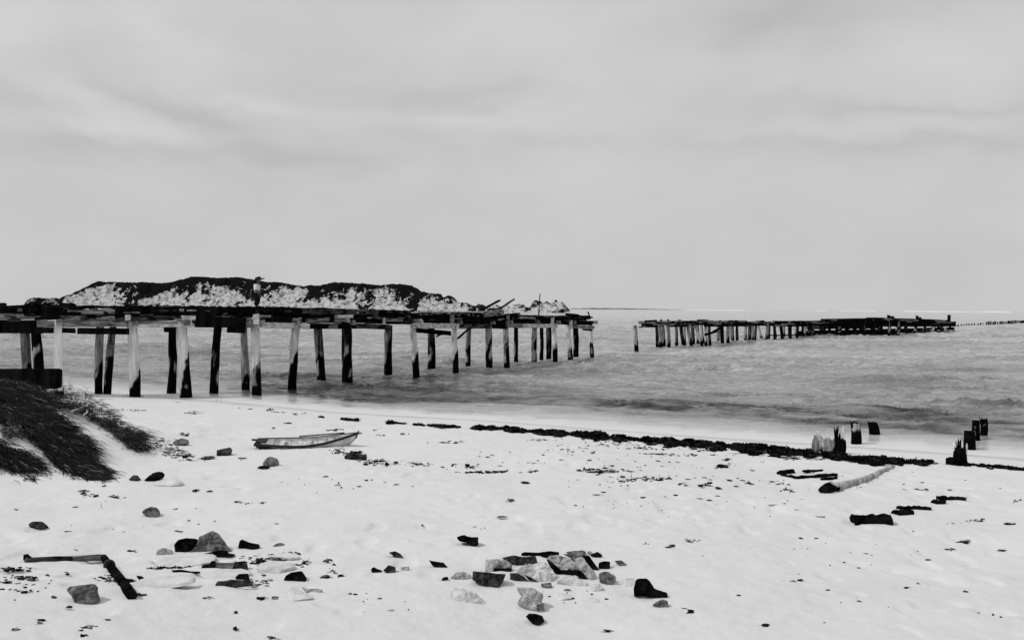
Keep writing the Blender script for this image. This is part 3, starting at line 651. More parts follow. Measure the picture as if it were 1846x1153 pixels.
first = [(1194, 1197, 3, .5), (1257, 1259, 3, .6), (1272, 1273, 0, .75), (1320, 1321, 3, .45), (1357, 1356, 0, .6), (1184, 1186, 3, .15), (1188, 1191, 0, .55), (1203, 1206, 0, .55), (1219, 1220, 3, .4), (1226, 1233, 0, .25), (1233, 1234, 3, .7), (1238, 1247, 0, .55), (1248, 1250, 3, .35), (1252, 1266, 0, .75), (1264, 1268, 3, .7), (1278, 1280, 0, .35), (1295, 1295, 3, .5), (1301, 1303, 0, .15), (1313, 1312, 0, .5), (1328, 1329, 0, .25), (1345, 1344, 3, .6), (1352, 1350, 0, .3), (1363, 1361, 0, .35), (1366, 1374, 3, .7)]
def add2(pt, pb, off, tone):
    global NP2
    if NP2 >= 99: return
    p = l2(pb, 600, off); p.z = 0; s = p.y / F
    t_ = Vector((p.x + (pt - pb) * s, p.y, 0)); q_ = l2(pb, float(top2(pb)) + 3, off); t_.z = q_.z
    pile('pile', J2, p, t_, random.uniform(.42, .56), tone, .24, slant=.5, n=9, sink=.6, m=12); NP2 += 1
for a in first: add2(*a)
px = 1384.
while px < 1722:
    for off in ((0, 3) if px < 1440 else (0, 2.5, 5)):
        add2(px + random.uniform(-4, 4), px + random.uniform(-3, 3), off + random.uniform(-.3, .3), random.choice([.1, .15, .3, .6]) if px < 1600 else random.choice([.2, .6, .8]))
    px += 13 if px < 1440 else 15.5
def jb2(px0, py0, px1, py1, h_, mat, th=.3, off=0., name='beam'):
    xs = np.linspace(px0, px1, max(2, int((px1 - px0) / 40) + 1))
    for a, b_ in zip(xs[:-1], xs[1:]):
        fa_, fb_ = (a - px0) / (px1 - px0), (b_ - px0) / (px1 - px0)
        p, q_ = l2(a, py0 + (py1 - py0) * fa_, off), l2(b_, py0 + (py1 - py0) * fb_, off); s = (p.y + q_.y) / 2 / F
        v, f_ = beam(p, q_, th, h_ * s, .02, 4); mesh_obj(name, v, f_, mat, J2)
for a in [(1165, 579, 1182, 578, 3.6, 'wood_black'), (1152, 589, 1160, 589, 3, 'wood_grey'), (1157, 585, 1183, 585, 4, 'wood_black'), (1164, 588, 1184, 588, 4, 'wood_black'), (1165, 581, 1225, 581, 4, 'wood_grey'), (1180, 584, 1232, 584, 4, 'wood_dark'),
          (1208, 587, 1238, 587, 4, 'wood_black'), (1225, 580, 1262, 580, 4, 'wood_grey'), (1236, 583, 1345, 584, 5, 'wood_black'), (1238, 588, 1256, 588, 2.5, 'wood_grey'), (1258, 577, 1275, 577, 2.5, 'wood_black'), (1262, 580, 1345, 579, 3, 'wood_grey'), (1270, 587, 1350, 586, 4, 'wood_black'),
          (1345, 583, 1396, 584, 4, 'wood_black'), (1352, 581, 1376, 578, 2.5, 'wood_black'), (1394, 580, 1722, 581, 4, 'wood_black'), (1394, 585, 1722, 585, 7, 'wood_black'), (1480, 577, 1600, 575, 5, 'wood_black'), (1580, 574, 1700, 578, 4, 'wood_black'), (1500, 580, 1712, 580, 7, 'wood_black')]: jb2(*a)
for a in [(1190, 582, 1722, 582, 5, 'wood_black', .3, 3.)]: jb2(*a, 'girder')
for a in [(1384, 604, 1440, 604, 2, 'wood_black', .3, .3), (1436, 603, 1722, 598, 6, 'wood_black', .3, .3), (1440, 599, 1720, 592, 5, 'wood_black', .3, 5.4), (1450, 591, 1590, 590, 4, 'wood_black', .3, 5.)]: jb2(*a, 'brace')
for (p0, y0, p1, y1) in ((1271, 603, 1292, 597), (1286, 598, 1300, 590), (1460, 590, 1480, 604), (1500, 604, 1520, 590), (1545, 589, 1570, 604), (1570, 604, 1590, 589), (1610, 603, 1625, 588), (1650, 589, 1662, 602), (1690, 588, 1705, 598)):
    v, f_ = beam(l2(p0, y0, -.3), l2(p1, y1, -.3), .22, .3, .02, 4); mesh_obj('brace', v, f_, 'wood_black', J2)
for i in range(70):
    px = random.uniform(1168, 1700); yb = float(top2(px)) + random.uniform(-1.2, 7); L = random.uniform(5, 26)
    p, q_ = l2(px, yb, -.4), l2(min(px + L, 1718), yb + random.uniform(-.6, .6), -.4); v, f_ = beam(p, q_, .3, random.uniform(1.2, 3.2) * p.y / F, .02, 3); mesh_obj('board', v, f_, random.choice(['wood_black', 'wood_black', 'wood_dark', 'wood_grey']), J2)
# sleepers
px = 1197.
while px < 1715:
    p = l2(px, float(top2(px)) + 3, -.4); q_ = l2(px, 580, 3.4); q_.z = p.z
    d = (q_ - p); 
    seg_ = min(range(len(L2) - 1), key=lambda i_: abs((L2[i_][0] + L2[i_+1][0]) / 2 - p.x)); tx, ty = L2[seg_+1][0] - L2[seg_][0], L2[seg_+1][1] - L2[seg_][1]; ll = math.hypot(tx, ty)
    q_ = p + Vector((-ty / ll * 3.8, tx / ll * 3.8, 0))
    v, f_ = beam(p, q_, .28, random.choice([.2, .25, .4]), .02, 3); mesh_obj('sleeper', v, f_, random.choice(['wood_black', 'wood_black', 'wood_grey']), J2); px += random.uniform(6, 13)
for (px, y0, y1, w, dk) in ((1602, 580, 568, 5, 0), (1608, 580, 570, 8, 1), (1653, 582, 569, 4, 0), (1658, 580, 572, 6, 1), (1711, 585, 567.5, 5, 1), (1484, 580, 577, 4, 1), (1493, 580, 576, 4, 1), (1376, 582, 579, 4, 1), (1165, 582, 578, 5, 1), (1192, 582, 576, 3, 1), (1205, 582, 575.5, 3, 1), (1225, 582, 577, 5, 1), (1268, 582, 576, 5, 1), (1298, 582, 577, 3, 1)):
    p = l2(px, y0, .2); q_ = Vector((p.x, p.y, l2(px, y1, .2).z)); v, f_ = beam(p, q_, w * p.y / F, .4, .03, 3, up=(0, 1, 0)); mesh_obj('bollard', v, f_, 'wood_black', J2)
# the lone pile at the gap
p = wp(1148, 637); s = p.y / F; q_ = Vector(atY(1145, 586, p.y)); o = recentre(pile('standing_pile', None, p, q_, 7.5 * s, .6, .42, slant=.2, n=12, rag=.1)); tag(o, 'lone grey pile standing in the gap between the two jetties', 'pile')
# stumps running on from the far jetty's end
px = 1727.
k_ = 0
while px < 1862:
    yb = np.interp(px, [1722, 1780, 1846, 1870], [589, 585.5, 582.5, 581.5]); p = wp(px, yb); s = p.y / F; hp = (3.4 + random.random() * 1.2) if px < 1776 else random.uniform(4.6, 6.8)
    v, f_, t_ = pile_geo(p, p + Vector((random.uniform(-.1, .1), 0, hp * s)), random.uniform(2.4, 3.6) * s, .1, .9, n=8, sink=.3, m=5); o = recentre(mesh_obj('pile_stump', v, f_, 'wood_black'))
    tag(o, 'tiny dark pile stump in the line trailing out to sea from the far jetty', 'pile stump', 'stumps trailing beyond the far jetty'); px += random.uniform(3.2, 4.6) if px > 1776 else random.uniform(4, 7); k_ += 1

# ------------------------------------------------------------------ stumps on the right of the beach
def splinters(mb, c, r, z0, n, h0, h1, seed, tone=.9, side=None):
    rg = random.Random(seed)
    for i in range(n):
        a = rg.uniform(0, 2 * math.pi) if side is None else rg.uniform(*side); rr = r * rg.uniform(.45, .95); h_ = rg.uniform(h0, h1); w = r * rg.uniform(.13, .3)
        b_ = Vector((c.x + math.cos(a) * rr, c.y + math.sin(a) * rr, z0 - .25)); t_ = b_ + Vector((rg.uniform(-.07, .07), rg.uniform(-.05, .05), h_ + .25))
        v, f_ = beam(b_, t_, w * 1.6, w, .006, 4, up=(0, 1, 0)); n_ = len(v)
        for k2 in range(n_ - 8, n_): v[k2] = t_ + (v[k2] - t_) * .25
        mb.add(v, f_, [tone * rg.uniform(.5, 1.1)] * n_)
def stump(px, pyb, pyt, w, tone, df, label, lean=0, spl=None, rag=.12, body=1.0, n=14):
    P = hit1(px, pyb); s = P.y / F; h_ = (pyb - pyt) * s; mb = MB()
    v, f_, t_ = pile_geo(P, P + Vector((lean * s, 0, h_ * body)), w * s, tone, df, slant=.4, n=n, rag=rag, sink=.4, m=20); mb.add(v, f_, t_)
    if spl:
        for (n_, a, b_, tn, sd, side) in spl: splinters(mb, Vector((P.x + lean * s, P.y, 0)), w * s / 2, P.z + h_ * body, n_, a * h_, b_ * h_, sd, tn, side)
    o = recentre(mb.obj('pile_stump', 'pile', tone=True)); tag(o, label, 'pile stump'); return o
stump(1475, 813, 768, 19, .5, .1, 'splintered grey stump, leftmost of the group by the seaweed line', 0, [(7, .12, .45, 1.2, 3, None), (5, .05, .2, .6, 4, None)], body=.52)
stump(1497, 816, 786, 25, .62, .2, 'short broad grey stump with a slanting top beside the tall splintered stump', -4, [(6, .02, .2, 1.1, 5, None)], body=.8)
stump(1513, 817, 762, 20, .12, .5, 'tall dark splintered stump with a pale forked side in the seaweed', 0, [(4, .3, .48, .15, 6, (1.9, 4.2)), (4, .25, .5, 1.2, 7, (-.6, .6)), (4, .05, .3, .1, 8, None)], body=.5, rag=.3)
stump(1543, 800, 760, 18, .05, .9, 'squat black stump standing in the shallows behind the splintered group', -2, rag=.05)
stump(1576, 784, 760, 18, .05, .9, 'low black leaning stump farthest out of the stumps in the shallows, on its own', -5, rag=.05)
stump(1731, 838, 782, 22, .12, .8, 'large black stump with pale splintered top at the right of the beach', 0, [(6, .1, .34, 1.1, 9, None), (4, .1, .36, .1, 10, None)], body=.62)
stump(1748, 810, 776, 19, .05, .9, 'black stump right behind the large pale-topped stump', 0, rag=.03)
stump(1759, 795, 757, 14, .05, .9, 'tall narrow black stump left of the pointed one at the right edge', 0, rag=.03)
stump(1773, 789, 755, 12, .1, .9, 'slim pointed black stump farthest right in the shallows', 0, [(3, .02, .2, .1, 12, None)], rag=.15)
P = hit1(1716, 837); s = P.y / F; v, f_ = beam(P + Vector((-.12, -.1, .1)), P + Vector((.12, .1, .12)), .25, 12 * s, .02, 3); o = recentre(mesh_obj('timber_block', v, f_, 'wood_black')); tag(o, 'low black timber block at the foot of the large pale-topped stump', 'timber')

# ------------------------------------------------------------------ seaweed
WR = [(560, 747), (590, 751), (640, 755), (700, 759), (760, 764), (850, 769), (905, 770), (960, 776), (1050, 781), (1110, 787), (1170, 792), (1250, 798), (1330, 804), (1440, 814), (1500, 820), (1550, 827), (1600, 829), (1670, 832)]
WT = [(560, 2), (590, 4), (700, 5), (760, 4), (850, 9), (880, 12), (905, 5), (930, 12), (1050, 12), (1110, 14), (1170, 13), (1250, 12), (1290, 9), (1330, 16), (1440, 14), (1500, 16), (1550, 17), (1640, 15), (1672, 8)]
def weed_mesh(name, pts_, label, kind='stuff', mat='weed', cat=None, ribs=2, tmax=.6):
    mb = MB()
    for (P, r, h_, sd) in pts_:
        v, f_ = rock_geo(P, r, r * random.uniform(.5, .9), h_, sd, 0, .6, ICO1 if r < .09 else ICO2); tn = tmax * random.random() ** 2; mb.add(v, f_, [tn] * len(v))
        for k2 in range(ribs):     # ribbons of weed
            a = random.uniform(0, 6.28); L_ = r * random.uniform(1.2, 2.6); b_ = Vector(P) + Vector((0, 0, h_ * .5)); d = Vector((math.cos(a), math.sin(a), 0)); sd2 = Vector((-math.sin(a), math.cos(a), .3)) * r * .22
            m1 = b_ + d * L_ * .5 + Vector((0, 0, h_ * random.uniform(.2, 1))); e_ = b_ + d * L_ + Vector((0, 0, -h_ * .6))
            mb.add([b_ - sd2, b_ + sd2, m1 + sd2, m1 - sd2, e_ + sd2 * .3, e_ - sd2 * .3], [(0, 1, 2, 3), (3, 2, 4, 5)], [tn * 1.2] * 6)
    o = mb.obj(name, mat, tone=True); tag(o, label, cat, kind=kind); return o
n = 3600
pxw = rng.uniform(575, 1676, n); ctr = np.interp(pxw, *zip(*WR)); th_ = .50 * np.interp(pxw, *zip(*WT)) * np.clip(1 + 1.7 * vn(pxw / 18, pxw * 0, 61), .3, 1.8)
keep = (pxw > 850) | (vn(pxw / 16, pxw * 0, 63) > .02); g_ = np.clip(rng.normal(0, .40, n), -1.2, 1.0) + .35 * vn(pxw / 9, pxw * 0, 64)
pyw = ctr + th_ * g_ * .8 + 3
pxw, pyw, th_, g_ = pxw[keep], pyw[keep], th_[keep], g_[keep]
Hh = hit(pxw, pyw)
weed_mesh('seaweed', [((p[0], p[1], p[2] + .02), random.uniform(.03, .12) * (.6 + t_ / 16), (.018 + .06 * random.random() ** 2) * (.75 + t_ / 11) * (1.2 - abs(g)), i) for i, (p, t_, g) in enumerate(zip(Hh, th_, g_))], 'long dark bank of washed-up seaweed along the water edge')
pxw = rng.uniform(1740, 1870, 150); pyw = 837 + (pxw - 1735) * .075 + rng.normal(0, 1.3, 150); Hh = hit(pxw, pyw)
weed_mesh('seaweed', [((p[0], p[1], p[2] + .01), random.uniform(.04, .1), random.uniform(.015, .04), i) for i, p in enumerate(Hh)], 'thin dark line of seaweed right of the pale-topped stump')
SCR = [(970, 793, 60, 3, 14), (1120, 800, 110, 10, 34), (1180, 792, 60, 3, 14), (1170, 808, 100, 5, 26), (1030, 812, 100, 10, 18), (810, 797, 60, 4, 9), (1085, 849, 70, 5, 60), (1062, 846, 16, 4, 16), (1160, 862, 90, 8, 34), (1120, 868, 40, 4, 10), (870, 851, 80, 4, 34), (905, 849, 20, 4, 8), (960, 850, 14, 3, 12), (945, 870, 9, 3, 14),
       (903, 931, 14, 3, 12), (920, 902, 6, 5, 8), (1280, 812, 50, 3, 30), (1330, 818, 40, 3, 10), (1310, 828, 16, 3, 12), (1300, 841, 26, 4, 22), (1360, 817, 40, 2, 16), (1240, 820, 120, 4, 18), (1190, 818, 60, 2, 16), (1430, 826, 30, 5, 40), (1480, 828, 60, 2, 16), (1275, 875, 14, 4, 14), (1294, 880, 8, 4, 10), (1229, 872, 8, 3, 8), (1350, 871, 10, 4, 10),
       (1420, 883, 24, 4, 10), (1380, 870, 60, 8, 8), (1585, 835, 40, 3, 14), (1690, 836, 12, 2, 6), (1670, 835, 30, 3, 10), (487, 738, 14, 5, 18), (500, 743, 30, 2, 10), (532, 746, 8, 4, 10), (547, 745, 6, 3, 5), (452, 737, 8, 2, 4), (430, 735, 6, 2, 3), (350, 744, 28, 4, 26), (245, 740, 34, 3, 14), (215, 738, 26, 2, 6), (255, 712, 40, 5, 40), (320, 724, 14, 2, 5), (395, 722, 12, 2, 5),
       (520, 763, 20, 3, 8), (605, 775, 20, 3, 14), (645, 781, 8, 2, 5), (676, 775, 8, 2, 4), (685, 784, 20, 3, 5), (727, 781, 10, 2, 6), (800, 797, 8, 2, 4), (822, 799, 8, 2, 3), (493, 771, 6, 2, 3), (670, 832, 36, 8, 24), (700, 835, 60, 6, 14), (760, 838, 50, 6, 14), (610, 813, 24, 10, 26), (632, 818, 26, 6, 26), (655, 820, 10, 8, 6), (815, 838, 4, 4, 4), (850, 842, 14, 3, 6),
       (290, 795, 30, 8, 14), (305, 805, 40, 14, 22), (320, 820, 40, 8, 20), (345, 828, 30, 4, 10), (373, 826, 20, 5, 10), (436, 826, 12, 3, 6), (335, 783, 12, 8, 6), (430, 905, 14, 4, 10), (447, 907, 20, 3, 8), (472, 906, 8, 3, 6), (150, 885, 14, 3, 8), (155, 892, 20, 6, 16), (173, 894, 12, 6, 14), (209, 896, 16, 6, 26), (190, 876, 6, 2, 3), (30, 919, 12, 3, 6), (137, 914, 12, 2, 8), (355, 885, 10, 3, 8), (380, 886, 8, 2, 3), (315, 917, 12, 2, 4), (353, 916, 4, 3, 3),
       (1738, 976, 14, 6, 16), (1820, 944, 18, 4, 16), (1760, 938, 24, 4, 12), (1720, 943, 20, 4, 5), (1712, 990, 14, 3, 5), (1805, 992, 12, 3, 8), (1830, 903, 20, 3, 6), (1250, 975, 26, 4, 8), (1215, 983, 20, 4, 5), (1440, 969, 14, 4, 4), (1480, 931, 10, 3, 5), (1165, 980, 8, 3, 3), (1240, 973, 6, 4, 3), (1095, 1138, 8, 4, 6), (1245, 1103, 10, 4, 6), (1230, 1095, 20, 5, 5), (1380, 1125, 6, 3, 4), (1330, 1072, 3, 2, 2), (1655, 1051, 4, 3, 3), (1430, 1047, 4, 2, 2),
       (28, 1026, 50, 6, 40), (48, 1041, 34, 6, 40), (86, 1038, 6, 3, 5), (10, 1050, 20, 5, 10), (195, 1042, 40, 12, 26), (235, 1048, 20, 8, 18), (290, 1023, 60, 4, 14), (236, 993, 12, 4, 8), (137, 990, 6, 3, 3), (120, 1032, 4, 3, 3), (95, 1076, 5, 3, 4), (125, 1094, 5, 3, 3), (70, 1120, 8, 5, 4), (30, 1133, 8, 6, 6), (160, 1130, 20, 14, 12), (194, 1117, 6, 2, 4), (50, 1060, 90, 30, 18), (150, 1145, 20, 4, 4), (250, 1072, 12, 6, 8), (375, 1078, 14, 5, 6), (470, 1078, 9, 4, 12), (496, 1077, 6, 3, 8), (488, 1150, 16, 5, 14), (424, 1133, 8, 4, 5), (424, 1104, 5, 3, 3), (590, 1010, 10, 4, 12), (601, 1018, 4, 3, 4), (600, 1030, 14, 6, 12), (586, 1040, 10, 5, 12), (615, 1037, 6, 4, 6),
       (520, 1000, 30, 12, 26), (470, 1010, 60, 16, 44), (545, 1015, 30, 10, 16), (455, 1050, 60, 14, 22), (330, 1020, 60, 5, 30), (700, 1085, 120, 40, 8), (1020, 1075, 120, 20, 10), (760, 947, 4, 3, 3), (868, 950, 30, 10, 3), (1120, 905, 200, 30, 10), (1300, 910, 300, 40, 12), (640, 870, 300, 30, 14), (300, 950, 300, 40, 10), (1550, 1000, 400, 60, 14), (1600, 1090, 400, 60, 8), (1230, 850, 500, 50, 40), (1000, 830, 500, 40, 30), (1600, 875, 300, 20, 12)]
pp = []
for (cx, cy, w, h_, n_) in SCR:
    for i in range(max(3, int(n_ * 1.5))): pp.append((random.gauss(cx, w / 3.2), random.gauss(cy, h_ / 3.2), n_))
pp = np.array(pp); Hh = hit(pp[:, 0], pp[:, 1])
weed_mesh('beach_litter', [((p[0], p[1], p[2] + .003), (.012 + .065 * random.random() ** 2.2) * (1 if p[1] > 22 else .6), random.uniform(.005, .022) * (1 if p[1] > 22 else .6), i) for i, p in enumerate(Hh)], 'scattered scraps of dark seaweed and charred bits over the sand', ribs=1, tmax=1.0)

# ------------------------------------------------------------------ dune grass
PG = [([(-40, 676), (40, 684), (110, 694), (150, 702), (168, 716), (188, 735), (218, 760), (250, 783), (268, 805), (258, 813), (235, 808), (205, 788), (180, 768), (150, 748), (120, 739), (95, 733), (60, 725), (-40, 722)], 8200, 'dark windblown grass along the dune crest running down to the right'),
      ([(-40, 706), (32, 712), (60, 725), (90, 735), (112, 755), (135, 780), (155, 805), (165, 825), (180, 848), (188, 862), (160, 866), (140, 860), (115, 850), (95, 832), (80, 812), (60, 797), (40, 778), (30, 764), (-40, 752)], 12500, 'broad black tongue of grass down the middle of the dune face'),
      ([(-30, 790), (5, 800), (18, 812), (38, 818), (58, 828), (62, 840), (45, 846), (30, 850), (0, 838), (-30, 830)], 3200, 'dark grass clump low on the dune at the left edge'),
      ([(0, 757), (30, 766), (46, 786), (30, 790), (0, 785)], 260, 'thin wispy grass on the bare dune sand at the left edge'), ([(60, 830), (80, 845), (92, 862), (70, 850), (50, 872), (30, 860), (0, 850)], 240, 'sparse straggling grass at the foot of the dune'),
      ([(268, 795), (330, 812), (345, 822), (280, 818)], 150, 'thin trailing grass where the dune meets the beach')]
def inpoly(x, y, poly):
    c = np.zeros(x.shape, bool); n_ = len(poly)
    for i in range(n_):
        (x1, y1), (x2, y2) = poly[i], poly[(i + 1) % n_]
        c ^= ((y1 > y) != (y2 > y)) & (x < (x2 - x1) * (y - y1) / (y2 - y1 + 1e-9) + x1)
    return c
for gi, (poly, cnt, lb) in enumerate(PG):
    xs, ys = zip(*poly); cnt = int(cnt * .95); n_ = cnt * 4; qx = rng.uniform(min(xs), max(xs), n_); qy = rng.uniform(min(ys), max(ys), n_)
    am = rng.choice([.8, .8, 1., 1.2, 2.6], n_); ok = inpoly(qx + am * (9 * vn(qx / 9, qy / 9, 81) + rng.normal(0, 2, n_)), qy + am * (6 * vn(qx / 9, qy / 9, 82) + rng.normal(0, 1.5, n_)), poly) & (vn(qx / 5, qy / 4, 86) + .5 * vn(qx / 14, qy / 9, 87) > -.22); qx, qy = qx[ok][:cnt], qy[ok][:cnt]
    Hg = hit(qx, qy); n_ = len(Hg); L_ = (rng.uniform(.25, .66, n_) + .3 * (rng.random(n_) < .12)) * (1 if gi < 3 else .6)
    # blades spring up and sweep over to the right and down the slope
    a = rng.normal(-.68, .26, n_) + .7 * vn(Hg[:, 0] / .8, Hg[:, 1] / .8, 84); dx = np.cos(a); dy = np.sin(a); wv = rng.uniform(.005, .011, n_)
    V_ = np.zeros((n_, 7, 3)); lift = rng.uniform(.15, .7, n_)
    for k2, (t1, up_) in enumerate(((0, 0), (.35, .32), (.7, .34))):
        c = Hg + np.stack([dx * L_ * t1, dy * L_ * t1, L_ * up_ * lift - .02 + (0 if k2 == 0 else -.10 * t1 * L_)], 1); w_ = wv * (1 - .3 * t1)
        V_[:, 2*k2] = c - np.stack([-dy * w_, dx * w_, w_ * .5], 1); V_[:, 2*k2+1] = c + np.stack([-dy * w_, dx * w_, w_ * .5], 1)
    V_[:, 6] = Hg + np.stack([dx * L_, dy * L_, L_ * .12 * lift - .12 * L_], 1)
    b_ = (np.arange(n_) * 7)[:, None]; F_ = [tuple(r) for r in (b_ + [0, 1, 3, 2]).tolist()] + [tuple(r) for r in (b_ + [2, 3, 5, 4]).tolist()] + [tuple(r) for r in (b_ + [4, 5, 6]).tolist()]
    tn = np.repeat(rng.random(n_) ** 1.3 * np.where(rng.random(n_) < .2, 1.15, .75), 7)
    o = mesh_obj('dune_grass', V_.reshape(-1, 3), F_, 'grass', attrs={'tone': tn}); tag(o, lb, kind='stuff')
# bleached branches caught in the grass
mb = MB()
for pts_ in ([(141, 741), (146, 733), (153, 727), (155, 722)], [(132, 753), (145, 750), (160, 747), (163, 741)], [(160, 747), (161, 757), (154, 765)], [(153, 727), (157, 729)]):
    P_ = hit(*zip(*pts_)); mb.add(*tube([Vector(p) + Vector((0, -.15, .22 + .05 * i)) for i, p in enumerate(P_)], [.035, .03, .024, .015][:len(P_)], 6, .2))
o = recentre(mb.obj('driftwood_branch', 'wood_pale')); tag(o, 'pale forked driftwood branch caught in the dune grass', 'branch')
p = hit1(127, 697); twigs('dry_weed', p, .3, .5, 12, 'wispy dry weed stalks on the dune crest beside the dark baulk', 'plant', 'wood_grey', 5, .006)
for i, (px, py, lb) in enumerate(((182, 915, 'thin dry stalk standing in the sand above the grey boulder at left'), (190, 905, 'short dry stalk in the sand beside a taller one below the dune'))):
    p = hit1(px, py); twigs('dry_stalk', p, .01, .2 if i == 0 else .1, 1, lb, 'plant', 'wood_dark', 5 + i, .006)

# ------------------------------------------------------------------ dark timber baulk at left
c_ = [Vector(atY(-120, 681, 40.0)), Vector(atY(106, 682, 40.0))]
v, f_ = beam(c_[0], c_[1], .5, .80, .02, 16)
for i, p in enumerate(v):
    if p.z > c_[0].z: p.z += .05 * mn.noise((p.x * 2.3, 0, 0))
o = recentre(mesh_obj('timber_baulk', v, f_, 'wood_black')); tag(o, 'massive black squared timber lying behind the dune grass at left', 'timber')
for k2 in range(1):
    pass

# ------------------------------------------------------------------ boat
def make_boat():
    P = hit1(552, 806); s = P.y / F
    root = empty('rowing_boat', P + Vector((.07, 0, -.05))); tag(root, 'small open wooden rowing boat with dark gunwale pulled up on the sand', 'boat')
    L = 3.62; N = 30; K = 9
    def st(t):                       # t 0 = stern (picture left), 1 = bow
        beam_ = .60 * (1 - (max(0, t - .42) / .58) ** 2.3) * (.66 + .34 * min(1, t / .35) ** .8)
        gz = .33 + .10 * (1 - t) ** 3 + .40 * max(0, t - .40) ** 1.75 / .6 ** 1.75 * 1.0
        kz = .0 + .10 * max(0, (.25 - t) / .25) ** 1.5 + (.0 if t < .84 else .40 * ((t - .84) / .16) ** 2)
        return beam_, gz, kz
    def sec(t, side, k, inset=0):
        b_, gz, kz = st(t); u = k / (K - 1)
        yy = (b_ - inset) * min(1, math.sin(u * math.pi / 2) ** .75 * (1.0)); z_ = kz + inset + (gz - kz - inset) * (1 - math.cos(u * math.pi / 2)) ** .85
        xx = -L / 2 + L * t + (.09 * u * max(0, (t - .85) / .15)) - .18 * u * max(0, (.1 - t) / .1)
        return Vector((xx, side * yy, z_))
    def shell(inset):
        v = []; f_ = []
        for i in range(N + 1):
            t = i / N
            for j in range(2 * K - 1):
                k = abs(j - (K - 1)); side = -1 if j < K - 1 else 1; v.append(sec(t, side, k, inset))
        w = 2 * K - 1
        for i in range(N):
            for j in range(w - 1): f_.append((i*w+j, (i+1)*w+j, (i+1)*w+j+1, i*w+j+1))
        return v, f_
    R_ = Matrix.Rotation(math.radians(4), 4, 'Z') @ Matrix.Rotation(math.radians(9), 4, 'X') @ Matrix.Rotation(math.radians(-1.5), 4, 'Y')
    def put(name, v, f_, mat, par=root, smooth=True):
        o = mesh_obj(name, [R_ @ Vector(p) for p in v], f_, mat, None, smooth); o.parent = par; return o
    # hull planking: dark lower strakes, pale topside
    v, f_ = shell(0); w = 2 * K - 1
    lim = lambda i: 6.6 - 4.2 * min(1, max(0, (i // (w - 1)) / N - .12) / .7) ** .8
    low = [q for i, q in enumerate(f_) if abs((i % (w - 1)) - (K - 1.5)) < lim(i)]; hi = [q for i, q in enumerate(f_) if abs((i % (w - 1)) - (K - 1.5)) >= lim(i)]
    hull = put('hull', v, low, 'paint_dark'); put('upper_strake', v, hi, 'paint_pale', hull)
    v, f_ = shell(.03); put('inner_planking', v, [q[::-1] for q in f_], 'paint_inside')
    for side in (-1, 1):
        pts_ = [sec(i / N, side, K - 1) + Vector((0, side * .012, .0)) for i in range(N + 1)]
        mb = MB(); vv = []
        for p in pts_:
            for (a, b_) in ((-.035, -.085), (.03, -.085), (.03, .025), (-.035, .025)): vv.append(p + Vector((0, side * a, b_)))
        ff = [(i*4+j, (i+1)*4+j, (i+1)*4+(j+1) % 4, i*4+(j+1) % 4) for i in range(N) for j in range(4)] + [(0, 1, 2, 3), (N*4+3, N*4+2, N*4+1, N*4)]
        put('gunwale', vv, ff, 'paint_dark', smooth=False)
    # transom, stem, keel, thwarts, stern bracket
    tr = [sec(0, -1, k) for k in range(K - 1, 0, -1)] + [sec(0, 1, k) for k in range(0, K)]; c = sum(tr, Vector()) / len(tr)
    vv = tr + [p + Vector((.03, 0, 0)) for p in tr]; n_ = len(tr); ff = [tuple(range(n_)), tuple(range(2*n_-1, n_-1, -1))] + [(i, i+1, n_+i+1, n_+i) for i in range(n_-1)]; put('transom', vv, ff, 'paint_dark', smooth=False)
    put('stem', *tube([sec(1, 1, 0) + Vector((-.1, 0, -.02)), sec(1, 1, 4) + Vector((.02, 0, 0)), sec(1, 1, K-1) + Vector((.03, 0, 0)), sec(1, 1, K-1) + Vector((.07, 0, .09))], [.03, .032, .032, .028], 6), 'paint_dark')
    put('keel', *tube([sec(i / 10 * .86, 1, 0) + Vector((0, 0, -.02)) for i in range(11)], .03, 6), 'paint_dark')
    for t in (.22, .5, .74):
        b_, gz, kz = st(t); x_ = -L/2 + L*t; v2, f2 = beam((x_, -b_ + .03, gz - .12), (x_, b_ - .03, gz - .12), .2, .03, .003, 2); put('thwart', v2, f2, 'paint_inside', smooth=False)
    v2, f2 = beam((-L/2 - .32, 0, .52), (-L/2 + .25, 0, .44), .5, .05, .006, 4); v2 = [Vector((p.x, p.y * (.3 if p.x < -L/2 - .1 else 1), p.z)) for p in v2]; put('stern_board', v2, f2, 'paint_dark', smooth=False)
    put('rudder_bracket', *tube([(-L/2 - .10, -.28, .42), (-L/2 - .10, -.28, .2), (-L/2 - .16, -.28, .14), (-L/2 - .22, -.28, .13)], .018, 6), 'metal')
    for t in (.12, .3, .42, .58, .68, .82):
        put('rib', *tube([sec(t, -1, k, .045) for k in range(K-1, 0, -1)] + [sec(t, 1, k, .045) for k in range(K)], .009, 5), 'paint_inside')
    root.scale = (.82, .82, .68); return root
make_boat()
# an oar-like pole lying across the boat
P = hit1(552, 806); a = Vector(P) + Vector((-.3, .36, .30)); b_ = Vector(P) + Vector((1.15, .40, .42)); v, f_ = tube([a + (b_ - a) * (i / 6) for i in range(7)], .022, 7, .05)
o = recentre(mesh_obj('oar', v, f_, 'wood_dark')); tag(o, 'thin dark pole lying lengthwise inside the rowing boat', 'oar')

